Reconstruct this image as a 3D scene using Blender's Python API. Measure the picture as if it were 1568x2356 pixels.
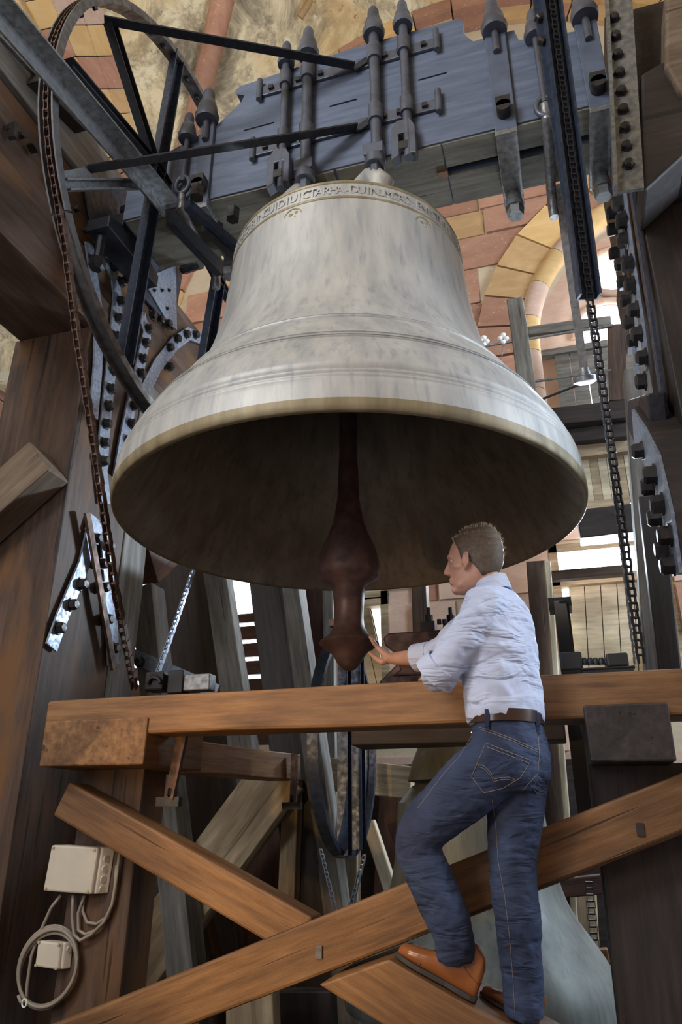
import bpy, bmesh, math, random
from mathutils import Vector, Matrix, noise
random.seed(7)
V = Vector
sc = bpy.context.scene
for o in list(bpy.data.objects): bpy.data.objects.remove(o)
COL = sc.collection
PI = math.pi

# ------------------------------------------------------------------ camera
YAW = math.radians(16.8); PITCH = math.radians(22.5); FPX = 1700.0
CAM = V((1.017, -3.506, 1.7))
FH = V((-math.sin(YAW), math.cos(YAW), 0)); RT = V((math.cos(YAW), math.sin(YAW), 0)); UZ = V((0, 0, 1))
FW = FH * math.cos(PITCH) + UZ * math.sin(PITCH); UP = -FH * math.sin(PITCH) + UZ * math.cos(PITCH)
cam_d = bpy.data.cameras.new('camera'); cam = bpy.data.objects.new('camera', cam_d); COL.objects.link(cam)
cam.matrix_world = Matrix(((RT.x, UP.x, -FW.x, CAM.x), (RT.y, UP.y, -FW.y, CAM.y), (RT.z, UP.z, -FW.z, CAM.z), (0, 0, 0, 1)))
cam_d.sensor_fit = 'HORIZONTAL'; cam_d.sensor_width = 36.0; cam_d.lens = 36.0 * FPX / 1568.0
cam_d.clip_start = 0.05; cam_d.clip_end = 200
sc.camera = cam

# ------------------------------------------------------------------ layout helpers: sight line through a photo pixel, met with a plane of the place
def ray(x, y): return FW + RT * ((x - 784) / FPX) - UP * ((y - 1178) / FPX)
def PX(x, y, X): d = ray(x, y); return CAM + d * ((X - CAM.x) / d.x)
def PY(x, y, Y): d = ray(x, y); return CAM + d * ((Y - CAM.y) / d.y)
def PZ(x, y, Z): d = ray(x, y); return CAM + d * ((Z - CAM.z) / d.z)
def depth(p): return (p - CAM).dot(FW)


# ------------------------------------------------------------------ world, lamps, exposure
sc.view_settings.view_transform = 'Standard'; sc.view_settings.look = 'None'
sc.view_settings.gamma = 1.0; sc.view_settings.use_curve_mapping = False
sc.view_settings.exposure = -0.08
w = bpy.data.worlds.new('sky'); sc.world = w; w.use_nodes = True
bg = w.node_tree.nodes['Background']; bg.inputs[0].default_value = (0.86, 0.93, 1.0, 1); bg.inputs[1].default_value = 6.0

def lamp(name, typ, loc, target, color, energy, size=0.2, angle=60, blend=0.5, size_y=None, spread=None):
    d = bpy.data.lights.new(name, typ); d.energy = energy; d.color = color
    if typ == 'AREA':
        d.size = size
        if spread: d.spread = math.radians(spread)
        if size_y: d.shape = 'RECTANGLE'; d.size_y = size_y
    else:
        d.shadow_soft_size = size
    if typ == 'SPOT': d.spot_size = math.radians(angle); d.spot_blend = blend
    o = bpy.data.objects.new(name, d); COL.objects.link(o); o.location = loc
    o.rotation_euler = (V(target) - V(loc)).to_track_quat('-Z', 'Y').to_euler()
    return o
# work lamp standing low at the left, whose warm light and leg shadows lie on the front timbers
lamp('work_lamp_offscreen', 'SPOT', (-1.15, -2.75, 1.75), (-0.22, -0.35, 1.72), (1.0, 0.60, 0.22), 150, 0.05, 52, 1.0)
# daylight in the bright openings seen in the back wall
lamp('window_daylight', 'AREA', (1.95, 4.75, 7.3), (0.9, -0.5, 2.3), (0.82, 0.91, 1.0), 300, 0.9, size_y=0.9)
lamp('window_daylight', 'AREA', (1.55, 4.10, 4.11), (0.8, -0.5, 2.3), (0.72, 0.85, 1.0), 560, 0.9, size_y=0.28)
# added daylight lamps by the solid unseen walls, windows there only assumed
lamp('daylight_front_added', 'AREA', (-2.2, -6.1, 6.9), (-1.6, 0.0, 6.3), (0.95, 0.97, 1.0), 540, 3.0, size_y=3.2)
lamp('daylight_front_low_added', 'AREA', (-2.2, -6.1, 3.4), (-1.6, 0.0, 3.6), (0.92, 0.96, 1.0), 70, 1.9, size_y=1.7)
lamp('daylight_right_added', 'AREA', (6.0, 0.9, 6.6), (-1.0, 0.6, 5.4), (0.70, 0.84, 1.0), 420, 2.4, size_y=3.0)
lamp('daylight_right_low_added', 'AREA', (6.1, 0.6, 3.4), (0.8, -0.5, 2.3), (0.68, 0.83, 1.0), 280, 1.0, size_y=1.6)

# ------------------------------------------------------------------ materials
MATS = {}
def nt(name):
    m = bpy.data.materials.new(name); m.use_nodes = True
    t = m.node_tree; b = t.nodes['Principled BSDF']; MATS[name] = m
    return m, t, b
def N(t, typ, **kw):
    n = t.nodes.new(typ)
    for k, v in kw.items():
        if k in n.inputs: n.inputs[k].default_value = v
        else: setattr(n, k, v)
    return n
def ramp(t, fac, stops):
    r = t.nodes.new('ShaderNodeValToRGB'); e = r.color_ramp.elements
    while len(e) < len(stops): e.new(0.5)
    for i, (p, c) in enumerate(stops):
        e[i].position = p; e[i].color = (c[0], c[1], c[2], 1)
    t.links.new(fac, r.inputs[0]); return r
def coords(t, scale, kind='Object'):
    tc = t.nodes.new('ShaderNodeTexCoord'); mp = t.nodes.new('ShaderNodeMapping')
    mp.inputs['Scale'].default_value = scale; t.links.new(tc.outputs[kind], mp.inputs[0]); return mp.outputs[0]
def mixc(t, a, b, fac, mode='MIX'):
    m = t.nodes.new('ShaderNodeMix'); m.data_type = 'RGBA'; m.blend_type = mode
    for s, i in ((fac, 0), (a, 6), (b, 7)):
        if hasattr(s, 'links') or hasattr(s, 'is_linked'): t.links.new(s, m.inputs[i])
        elif i == 0: m.inputs[0].default_value = s
        else: m.inputs[i].default_value = (s[0], s[1], s[2], 1)
    return m.outputs[2]
def bump(t, b, h, strength=0.3, dist=0.01):
    n = t.nodes.new('ShaderNodeBump'); n.inputs['Strength'].default_value = strength; n.inputs['Distance'].default_value = dist
    t.links.new(h, n.inputs['Height']); t.links.new(n.outputs[0], b.inputs['Normal'])
def objrand(t):
    return t.nodes.new('ShaderNodeObjectInfo').outputs['Random']

def wood(name, dark, mid, light, rough=0.72, crack=0.8, stain=None):
    m, t, b = nt(name)
    v = coords(t, (1.1, 13, 13)); n1 = N(t, 'ShaderNodeTexNoise', Scale=2.2, Detail=8, Roughness=0.65); t.links.new(v, n1.inputs['Vector'])
    c = ramp(t, n1.outputs[0], [(0.28, dark), (0.5, mid), (0.74, light)])
    v2 = coords(t, (0.9, 2.2, 2.2)); n2 = N(t, 'ShaderNodeTexNoise', Scale=1.7, Detail=4); t.links.new(v2, n2.inputs['Vector'])
    sc2 = ramp(t, n2.outputs[0], [(0.36, (0.55, 0.52, 0.5)), (0.6, (1, 1, 1))])
    col = mixc(t, c.outputs[0], sc2.outputs[0], 1.0, 'MULTIPLY')
    if stain:
        n4 = N(t, 'ShaderNodeTexNoise', Scale=0.9, Detail=5); t.links.new(coords(t, (1.5, 4, 4)), n4.inputs['Vector'])
        r4 = ramp(t, n4.outputs[0], [(0.52, (0, 0, 0)), (0.66, (1, 1, 1))])
        col = mixc(t, col, stain, r4.outputs[0])
    v3 = coords(t, (0.55, 16, 16)); n3 = N(t, 'ShaderNodeTexNoise', Scale=1.3, Detail=3); t.links.new(v3, n3.inputs['Vector'])
    r3 = ramp(t, n3.outputs[0], [(0.30, (1, 1, 1)), (0.335, (0, 0, 0))])
    f = N(t, 'ShaderNodeMath', operation='MULTIPLY'); t.links.new(r3.outputs[0], f.inputs[0]); f.inputs[1].default_value = crack
    col = mixc(t, col, (dark[0] * .25, dark[1] * .25, dark[2] * .25), f.outputs[0])
    t.links.new(col, b.inputs['Base Color']); b.inputs['Roughness'].default_value = rough
    s = N(t, 'ShaderNodeMath', operation='SUBTRACT'); t.links.new(n1.outputs[0], s.inputs[0]); t.links.new(r3.outputs[0], s.inputs[1])
    bump(t, b, s.outputs[0], 0.35, 0.008)
    return m
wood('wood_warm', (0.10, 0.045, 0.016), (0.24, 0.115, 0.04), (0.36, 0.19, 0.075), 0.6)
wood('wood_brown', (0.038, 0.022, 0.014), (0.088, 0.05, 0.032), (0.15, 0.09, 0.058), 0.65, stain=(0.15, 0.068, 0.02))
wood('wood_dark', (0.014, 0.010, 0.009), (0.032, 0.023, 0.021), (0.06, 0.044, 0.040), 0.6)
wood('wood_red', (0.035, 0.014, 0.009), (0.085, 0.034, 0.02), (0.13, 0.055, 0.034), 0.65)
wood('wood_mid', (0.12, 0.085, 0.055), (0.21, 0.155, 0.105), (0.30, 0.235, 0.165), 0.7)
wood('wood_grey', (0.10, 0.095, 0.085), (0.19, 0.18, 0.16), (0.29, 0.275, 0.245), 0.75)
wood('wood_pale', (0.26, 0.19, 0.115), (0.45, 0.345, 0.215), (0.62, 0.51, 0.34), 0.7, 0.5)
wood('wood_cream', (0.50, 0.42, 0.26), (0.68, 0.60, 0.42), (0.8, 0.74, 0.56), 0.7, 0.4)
wood('yoke_wood', (0.10, 0.095, 0.075), (0.20, 0.19, 0.15), (0.30, 0.285, 0.22), 0.75)

def metal(name, col, rough=0.4, metallic=0.8, noise_scale=30, var=0.5, bstr=0.2, c2=None):
    m, t, b = nt(name)
    n = N(t, 'ShaderNodeTexNoise', Scale=noise_scale, Detail=6); t.links.new(coords(t, (1, 1, 1)), n.inputs['Vector'])
    d = c2 or tuple(c * (1 - var) for c in col)
    r = ramp(t, n.outputs[0], [(0.35, d), (0.65, col)])
    t.links.new(r.outputs[0], b.inputs['Base Color']); b.inputs['Metallic'].default_value = metallic
    rr = ramp(t, n.outputs[0], [(0.3, (rough + .15,) * 3), (0.7, (rough - .1,) * 3)]); t.links.new(rr.outputs[0], b.inputs['Roughness'])
    bump(t, b, n.outputs[0], bstr, 0.004)
    return m
metal('steel_black', (0.03, 0.032, 0.042), 0.42, 0.35)
metal('steel_blue', (0.05, 0.07, 0.115), 0.38, 0.4)
metal('steel_silver', (0.30, 0.36, 0.46), 0.40, 0.3, 40, 0.4, 0.35)
metal('steel_rust', (0.12, 0.065, 0.045), 0.55, 0.4, 18, 0.6, 0.2)
metal('bolt_iron', (0.06, 0.056, 0.056), 0.42, 0.6, 25, 0.5, 0.2)
metal('steel_grey', (0.33, 0.34, 0.35), 0.4, 0.7)
metal('wheel_steel', (0.15, 0.155, 0.17), 0.4, 0.5, 18, 0.5, 0.2, (0.085, 0.07, 0.062))
metal('slate_blue', (0.10, 0.125, 0.185), 0.5, 0.0, 6, 0.35, 0.15)
metal('slate_iron', (0.11, 0.125, 0.165), 0.42, 0.3, 10, 0.45, 0.15, (0.07, 0.072, 0.088))

# yoke: slate blue timber with fine grain
m, t, b = nt('yoke_slate')
n = N(t, 'ShaderNodeTexNoise', Scale=2.0, Detail=8, Roughness=.6); t.links.new(coords(t, (1.2, 8, 10)), n.inputs['Vector'])
r = ramp(t, n.outputs[0], [(0.3, (0.06, 0.078, 0.12)), (0.55, (0.10, 0.127, 0.19)), (0.8, (0.15, 0.185, 0.255))])
t.links.new(r.outputs[0], b.inputs['Base Color']); b.inputs['Roughness'].default_value = 0.6; bump(t, b, n.outputs[0], .35, .008)

# bell bronze with grey-green patina, vertical streaks
def bronze(name, a, bcol, c, streak=(0.16, 0.17, 0.22)):
    m, t, b = nt(name)
    n = N(t, 'ShaderNodeTexNoise', Scale=3.0, Detail=7, Roughness=.6); t.links.new(coords(t, (3.2, 3.2, 0.55)), n.inputs['Vector'])
    r = ramp(t, n.outputs[0], [(0.3, a), (0.52, bcol), (0.75, c)])
    n2 = N(t, 'ShaderNodeTexNoise', Scale=7.0, Detail=5); t.links.new(coords(t, (4, 4, 0.35)), n2.inputs['Vector'])
    r2 = ramp(t, n2.outputs[0], [(0.54, (0, 0, 0)), (0.72, (0.65, 0.65, 0.65))])
    col = mixc(t, r.outputs[0], streak, r2.outputs[0])
    t.links.new(col, b.inputs['Base Color']); b.inputs['Metallic'].default_value = 0.25; b.inputs['Roughness'].default_value = 0.52
    n3 = N(t, 'ShaderNodeTexNoise', Scale=60.0, Detail=4); t.links.new(coords(t, (1, 1, 1)), n3.inputs['Vector'])
    bump(t, b, n3.outputs[0], .12, .004)
    return m
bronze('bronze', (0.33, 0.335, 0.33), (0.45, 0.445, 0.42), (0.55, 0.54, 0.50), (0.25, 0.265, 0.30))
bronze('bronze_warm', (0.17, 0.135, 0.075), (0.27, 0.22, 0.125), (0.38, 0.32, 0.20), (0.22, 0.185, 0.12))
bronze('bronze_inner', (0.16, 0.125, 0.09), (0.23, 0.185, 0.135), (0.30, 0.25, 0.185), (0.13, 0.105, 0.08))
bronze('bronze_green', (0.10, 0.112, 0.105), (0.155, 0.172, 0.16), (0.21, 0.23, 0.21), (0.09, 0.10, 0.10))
metal('clapper_iron', (0.13, 0.075, 0.068), 0.5, 0.35, 14, 0.5, 0.2)

def stone(name, a, bcol, spot=0.5):
    m, t, b = nt(name)
    n = N(t, 'ShaderNodeTexNoise', Scale=2.5, Detail=8, Roughness=.65, Distortion=0.8); t.links.new(coords(t, (1, 1, 2.5)), n.inputs['Vector'])
    r = ramp(t, n.outputs[0], [(0.3, a), (0.7, bcol)])
    hs = N(t, 'ShaderNodeHueSaturation'); t.links.new(r.outputs[0], hs.inputs['Color'])
    mr = N(t, 'ShaderNodeMapRange'); mr.inputs[3].default_value = 0.78; mr.inputs[4].default_value = 1.18
    t.links.new(objrand(t), mr.inputs[0]); t.links.new(mr.outputs[0], hs.inputs['Value'])
    n2 = N(t, 'ShaderNodeTexNoise', Scale=25, Detail=4); t.links.new(coords(t, (1, 1, 1)), n2.inputs['Vector'])
    r2 = ramp(t, n2.outputs[0], [(0.66, (0, 0, 0)), (0.72, (spot,) * 3)])
    col = mixc(t, hs.outputs[0], (0.8, 0.72, 0.6), r2.outputs[0])
    t.links.new(col, b.inputs['Base Color']); b.inputs['Roughness'].default_value = 0.9
    bump(t, b, n2.outputs[0], .3, .01)
    return m
stone('sandstone_red', (0.34, 0.17, 0.115), (0.47, 0.26, 0.175))
stone('sandstone_yellow', (0.58, 0.36, 0.14), (0.72, 0.50, 0.24), 0.2)
stone('sandstone_ochre', (0.44, 0.27, 0.125), (0.58, 0.38, 0.19), 0.2)
stone('sandstone_pink', (0.52, 0.35, 0.27), (0.64, 0.47, 0.37), 0.5)
stone('mortar', (0.55, 0.45, 0.31), (0.65, 0.55, 0.4), 0.0)
stone('dark_stone', (0.10, 0.07, 0.055), (0.16, 0.11, 0.085), 0.1)

# mottled flaking plaster of the vault
m, t, b = nt('vault_plaster')
n = N(t, 'ShaderNodeTexNoise', Scale=1.6, Detail=10, Roughness=.72, Distortion=.6); t.links.new(coords(t, (1, 1, .8)), n.inputs['Vector'])
r = ramp(t, n.outputs[0], [(0.36, (0.20, 0.165, 0.11)), (0.455, (0.42, 0.36, 0.25)), (0.50, (0.60, 0.51, 0.33)), (0.56, (0.80, 0.71, 0.48)), (0.7, (0.84, 0.76, 0.54))])
n2 = N(t, 'ShaderNodeTexNoise', Scale=0.7, Detail=6); t.links.new(coords(t, (1, 1, 1)), n2.inputs['Vector'])
r2 = ramp(t, n2.outputs[0], [(0.5, (0, 0, 0)), (0.62, (.6, .6, .6))])
vo = N(t, 'ShaderNodeTexVoronoi', Scale=2.6); nd = N(t, 'ShaderNodeTexNoise', Scale=3, Detail=6); vm = N(t, 'ShaderNodeMixRGB'); vm.inputs[0].default_value = .25
cv = coords(t, (1, 1, 1)); t.links.new(cv, nd.inputs['Vector']); t.links.new(cv, vm.inputs[1]); t.links.new(nd.outputs['Color'], vm.inputs[2]); t.links.new(vm.outputs[0], vo.inputs['Vector'])
r5 = ramp(t, vo.outputs['Distance'], [(0.17, (.8, .8, .8)), (0.22, (0, 0, 0))])
n3 = N(t, 'ShaderNodeTexNoise', Scale=9, Detail=8, Roughness=.75); t.links.new(coords(t, (1, 1, 1)), n3.inputs['Vector'])
r3 = ramp(t, n3.outputs[0], [(0.57, (0, 0, 0)), (0.66, (.8, .8, .8))])
col = mixc(t, r.outputs[0], (0.72, 0.48, 0.20), r2.outputs[0]); col = mixc(t, col, (0.84, 0.78, 0.60), r5.outputs[0]); col = mixc(t, col, (0.21, 0.155, 0.09), r3.outputs[0])
t.links.new(col, b.inputs['Base Color']); b.inputs['Roughness'].default_value = .95; bump(t, b, n.outputs[0], .6, .06)

def plain(name, col, rough=.6, metallic=0.0, bscale=0, bstr=.2, var=0.0, vscale=8):
    m, t, b = nt(name)
    b.inputs['Base Color'].default_value = (*col, 1); b.inputs['Roughness'].default_value = rough; b.inputs['Metallic'].default_value = metallic
    if var:
        n = N(t, 'ShaderNodeTexNoise', Scale=vscale, Detail=5); t.links.new(coords(t, (1, 1, 1)), n.inputs['Vector'])
        r = ramp(t, n.outputs[0], [(0.3, tuple(c * (1 - var) for c in col)), (0.7, tuple(min(1, c * (1 + var)) for c in col))])
        t.links.new(r.outputs[0], b.inputs['Base Color'])
    if bscale:
        n = N(t, 'ShaderNodeTexNoise', Scale=bscale, Detail=4); t.links.new(coords(t, (1, 1, 1)), n.inputs['Vector']); bump(t, b, n.outputs[0], bstr, .004)
    return m
plain('skin', (0.55, 0.30, 0.215), .5, 0, 90, .15, .14, 14)
MATS['skin'].node_tree.nodes['Principled BSDF'].inputs['Subsurface Weight'].default_value = 0.12
MATS['skin'].node_tree.nodes['Principled BSDF'].inputs['Subsurface Radius'].default_value = (0.02, 0.008, 0.005)
plain('hair', (0.125, 0.092, 0.066), .6, 0, 260, .5, .3, 60)
plain('hair_strand', (0.62, 0.52, 0.36), .5)
plain('shirt_cloth', (0.56, 0.62, 0.80), .85, 0, 350, .15, .05, 5)
plain('shirt_inside', (0.36, 0.43, 0.66), .85)
plain('belt_leather', (0.05, 0.024, 0.014), .25, 0, 60, .1)
plain('stitching', (0.30, 0.24, 0.17), .7)
plain('eye_white', (0.7, 0.7, 0.68), .2)
plain('shoe_leather', (0.27, 0.095, 0.03), .25, 0, 80, .12, .25, 6)
plain('shoe_seam', (0.10, 0.045, 0.02), .5)
plain('shoe_sole', (0.045, 0.038, 0.034), .7)
plain('lace', (0.02, 0.018, 0.02), .7)
plain('box_plastic', (0.62, 0.55, 0.44), .5, 0, 40, .1, .07, 9)
plain('box_screw', (0.5, 0.4, 0.24), .45)
plain('cable_grey', (0.30, 0.255, 0.20), .5, 0, 30, .2, .15, 9)
plain('machine_black', (0.012, 0.012, 0.015), .5)
plain('glass_bright', (0.9, 0.93, 1.0), .4)
plain('floor_wood', (0.03, 0.024, 0.02), .8, 0, 20, .3, .3, 3)
plain('insulator', (0.85, 0.85, 0.82), .2)
plain('orange_paint', (0.8, 0.4, 0.03), .5)
plain('red_tab', (0.5, 0.03, 0.03), .6)
plain('metal_button', (0.7, 0.68, 0.62), .25, 1.0)
plain('green_glass', (0.10, 0.22, 0.17), .2)
# folds in the cloth: stretched noise relief
def folds(name, scale, rot, strength, dist, fine=0):
    t = MATS[name].node_tree; b = t.nodes['Principled BSDF']; tc = t.nodes.new('ShaderNodeTexCoord'); mp = t.nodes.new('ShaderNodeMapping')
    mp.inputs['Scale'].default_value = scale; mp.inputs['Rotation'].default_value = rot; t.links.new(tc.outputs['Object'], mp.inputs[0])
    n = N(t, 'ShaderNodeTexNoise', Scale=1.0, Detail=3, Roughness=.5, Distortion=.6); t.links.new(mp.outputs[0], n.inputs['Vector'])
    r = ramp(t, n.outputs[0], [(0.38, (0, 0, 0)), (0.5, (.75, .75, .75)), (0.6, (1, 1, 1))])
    bm_ = t.nodes.new('ShaderNodeBump'); bm_.inputs['Strength'].default_value = strength; bm_.inputs['Distance'].default_value = dist; t.links.new(r.outputs[0], bm_.inputs['Height'])
    old = b.inputs['Normal'].links[0].from_node if b.inputs['Normal'].links else None
    if old: t.links.new(bm_.outputs[0], old.inputs['Normal'])
    else: t.links.new(bm_.outputs[0], b.inputs['Normal'])
folds('shirt_cloth', (4, 4, 15), (0, .55, 0), .55, .022)
# denim
m, t, b = nt('denim')
n = N(t, 'ShaderNodeTexNoise', Scale=5, Detail=6); t.links.new(coords(t, (1, 1, .6)), n.inputs['Vector'])
r = ramp(t, n.outputs[0], [(0.32, (0.018, 0.027, 0.062)), (0.55, (0.034, 0.054, 0.118)), (0.75, (0.06, 0.092, 0.18))])
n2 = N(t, 'ShaderNodeTexNoise', Scale=400, Detail=2); t.links.new(coords(t, (1, 1, 1)), n2.inputs['Vector'])
t.links.new(r.outputs[0], b.inputs['Base Color']); b.inputs['Roughness'].default_value = .85; bump(t, b, n2.outputs[0], .3, .003)

folds('denim', (5, 5, 17), (0, .15, 0), .5, .014)

# ------------------------------------------------------------------ mesh helpers
class MB:
    def __init__(s): s.v = []; s.f = []
    def add(s, vs, fs):
        o = len(s.v); s.v += [tuple(x) for x in vs]; s.f += [tuple(i + o for i in f) for f in fs]; return s
    def box(s, lo, hi):
        (a, b, c), (d, e, f) = lo, hi
        return s.add([(a, b, c), (d, b, c), (d, e, c), (a, e, c), (a, b, f), (d, b, f), (d, e, f), (a, e, f)],
                     [(3, 2, 1, 0), (4, 5, 6, 7), (0, 1, 5, 4), (1, 2, 6, 5), (2, 3, 7, 6), (3, 0, 4, 7)])
    def hexa(s, p):   # 8 corner points, 0-3 front loop, 4-7 back loop
        return s.add(p, [(0, 1, 2, 3), (7, 6, 5, 4), (0, 4, 5, 1), (1, 5, 6, 2), (2, 6, 7, 3), (3, 7, 4, 0)])
    def bar(s, p0, p1, w, h, up=(0, 0, 1)):
        p0, p1 = V(p0), V(p1); x = (p1 - p0).normalized(); u = V(up)
        y = u.cross(x)
        if y.length < 1e-4: y = V((0, 1, 0)).cross(x)
        y.normalize(); z = x.cross(y); y *= w / 2; z *= h / 2
        q = [p0 - y - z, p0 + y - z, p0 + y + z, p0 - y + z]; return s.hexa(q + [c + (p1 - p0) for c in q])
    def cyl(s, p0, p1, r0, r1=None, n=12, cap=True):
        p0, p1 = V(p0), V(p1); r1 = r0 if r1 is None else r1
        return s.sweep([p0, p1], [r0, r1], n, cap)
    def sweep(s, pts, rad, n=10, cap=True, ell=None, up=None, closed=False):
        pts = [V(p) for p in pts]; m = len(pts)
        if not hasattr(rad, '__len__'): rad = [rad] * m
        vs = []; pu = None
        for i, p in enumerate(pts):
            if closed: d = pts[(i + 1) % m] - pts[i - 1]
            else: d = pts[min(i + 1, m - 1)] - pts[max(i - 1, 0)]
            d.normalize()
            if pu is None:
                u = V(up) if up else (V((0, 0, 1)) if abs(d.z) < .9 else V((1, 0, 0)))
            else: u = pu
            a = u - d * u.dot(d)
            if a.length < 1e-5: a = d.orthogonal()
            a.normalize(); pu = a; bq = d.cross(a)
            ra = rad[i]; rb = ra * (ell[i] if ell else 1)
            vs += [p + a * (ra * math.cos(2 * PI * k / n)) + bq * (rb * math.sin(2 * PI * k / n)) for k in range(n)]
        fs = []
        for i in range(m if closed else m - 1):
            j = (i + 1) % m
            fs += [(i * n + k, i * n + (k + 1) % n, j * n + (k + 1) % n, j * n + k) for k in range(n)]
        if cap and not closed: fs += [tuple(reversed(range(n))), tuple(range((m - 1) * n, m * n))]
        return s.add(vs, fs)
    def lathe(s, prof, c=(0, 0, 0), n=48, ax=None):
        c = V(c); z = V(ax).normalized() if ax else V((0, 0, 1)); x = z.orthogonal().normalized() if ax else V((1, 0, 0)); y = z.cross(x)
        vs = []
        for r, h in prof: vs += [c + x * (r * math.cos(2 * PI * k / n)) + y * (r * math.sin(2 * PI * k / n)) + z * h for k in range(n)]
        fs = []
        for i in range(len(prof) - 1):
            fs += [(i * n + k, i * n + (k + 1) % n, (i + 1) * n + (k + 1) % n, (i + 1) * n + k) for k in range(n)]
        fs += [tuple(reversed(range(n))), tuple(range((len(prof) - 1) * n, len(prof) * n))]
        return s.add(vs, fs)
    def prism(s, poly, d0, d1):   # poly of 3d points, offset vectors d0,d1
        a = [V(p) + V(d0) for p in poly]; b = [V(p) + V(d1) for p in poly]; n = len(poly)
        return s.add(a + b, [tuple(range(n)), tuple(reversed(range(n, 2 * n)))] + [(i, i + n, (i + 1) % n + n, (i + 1) % n) for i in range(n)])
    def mesh(s, name, smooth=None, recalc=True):
        me = bpy.data.meshes.new(name); me.from_pydata(s.v, [], s.f)
        if recalc:
            bm = bmesh.new(); bm.from_mesh(me); bmesh.ops.recalc_face_normals(bm, faces=bm.faces); bm.to_mesh(me); bm.free()
        if smooth is not None:
            for p in me.polygons: p.use_smooth = True
            if smooth < 180: me.set_sharp_from_angle(angle=math.radians(smooth))
        return me
    def build(s, name, mat, parent=None, label=None, cat=None, group=None, kind=None, smooth=None, bev=0, mw=None):
        return obj(name, s.mesh(name, smooth), mat, parent, label, cat, group, kind, bev, mw)

def tag(o, label=None, cat=None, group=None, kind=None):
    if label: o['label'] = label
    if cat: o['category'] = cat
    if group: o['group'] = group
    if kind: o['kind'] = kind
    return o
def obj(name, me, mat, parent=None, label=None, cat=None, group=None, kind=None, bev=0, mw=None):
    o = bpy.data.objects.new(name, me); COL.objects.link(o)
    if mat and not me.materials: me.materials.append(MATS[mat])
    if mw is not None: o.matrix_world = mw
    if parent: attach(o, parent)
    if bev:
        b = o.modifiers.new('bevel', 'BEVEL'); b.width = bev; b.segments = 2; b.limit_method = 'ANGLE'; b.angle_limit = math.radians(40)
    return tag(o, label, cat, group, kind)
def attach(o, parent):
    o.parent = parent; o.matrix_parent_inverse = parent.matrix_basis.inverted()
def thing(name, loc, label, cat, group=None, kind=None):
    o = bpy.data.objects.new(name, None); COL.objects.link(o); o.location = loc; o.empty_display_size = .1
    return tag(o, label, cat, group, kind)
def frame(p0, p1, up=(0, 0, 1)):
    x = (V(p1) - V(p0)).normalized(); u = V(up); y = u.cross(x)
    if y.length < 1e-4: y = V((0, 1, 0)).cross(x)
    y.normalize(); z = x.cross(y)
    return Matrix(((x.x, y.x, z.x, p0[0]), (x.y, y.y, z.y, p0[1]), (x.z, y.z, z.z, p0[2]), (0, 0, 0, 1)))
def beam(name, p0, p1, w, h, mat, label=None, cat='beam', group=None, up=(0, 0, 1), parent=None, bev=.008, kind=None):
    """squared timber between two points; mesh in its own axes so the grain runs lengthwise"""
    p0, p1 = V(p0), V(p1); L = (p1 - p0).length; mb = MB(); ns = max(2, int(L / .5)); vs = []
    rnd = random.Random(name + str(round(L, 3)) + str(round(p0.x, 3)))
    for i in range(ns + 1):
        x = L * i / ns
        for sy, sz in ((-1, -1), (1, -1), (1, 1), (-1, 1)):
            vs.append((x, sy * (w / 2 + rnd.uniform(-.004, .004)), sz * (h / 2 + rnd.uniform(-.004, .004))))
    fs = [(3, 2, 1, 0), tuple(range(ns * 4, ns * 4 + 4))]
    for i in range(ns):
        a = i * 4; fs += [(a + k, a + (k + 1) % 4, a + 4 + (k + 1) % 4, a + 4 + k) for k in range(4)]
    mb.add(vs, fs)
    mw = frame(p0, p1, up)
    o = mb.build(name, mat, parent, label, cat if (label and not parent) else None, group, kind, None, bev, mw)
    return o
def pbeam(name, a, b, wpx, Y, thick, mat, label, cat='beam', group=None, parent=None):
    """timber whose visible broad face lies in the vertical plane Y; a,b = ends of its centre line"""
    p0, p1 = PY(*a, Y), PY(*b, Y); ww = wpx * (depth(p0) + depth(p1)) / 2 / FPX
    off = V((0, thick / 2, 0))
    if cat in ('post', 'plank', 'batten', 'brace', 'backdrop') and p1.z > 0 and 'gallery' not in name:     # runs on down to the floor
        lo, hi = (p0, p1) if p0.z < p1.z else (p1, p0); d = (lo - hi).normalized()
        lo += d * (lo.z / -d.z)
        p0, p1 = hi, lo
    return beam(name, p0 + off, p1 + off, thick, ww, mat, label, cat, group, up=V((0, 1, 0)).cross(p1 - p0), parent=parent)

# shared hexagonal bolt head meshes (axis +Z)
def hexmesh(r, h, dome=0.35):
    mb = MB(); mb.lathe([(r * 1.25, 0), (r * 1.25, h * .18), (r, h * .18), (r, h * .8), (r * .72, h), (0.001, h)], n=6); return mb.mesh('bolt')
BOLT = hexmesh(.034, .045); BOLT.materials.append(MATS['bolt_iron'])
BOLTS = hexmesh(.022, .03); BOLTS.materials.append(MATS['bolt_iron'])
BOLTB = hexmesh(.022, .03); BOLTB.materials.append(MATS['slate_iron'])
def bolt(p, nrm, parent, me=None, name='bolt', scale=1.0):
    z = V(nrm).normalized(); q = z.to_track_quat('Z', 'Y').to_matrix().to_4x4()
    o = bpy.data.objects.new(name, me or BOLT); COL.objects.link(o)
    o.matrix_world = Matrix.Translation(V(p)) @ q @ Matrix.Rotation(random.uniform(0, 1), 4, 'Z') @ Matrix.Scale(scale, 4)
    attach(o, parent); return o
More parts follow.
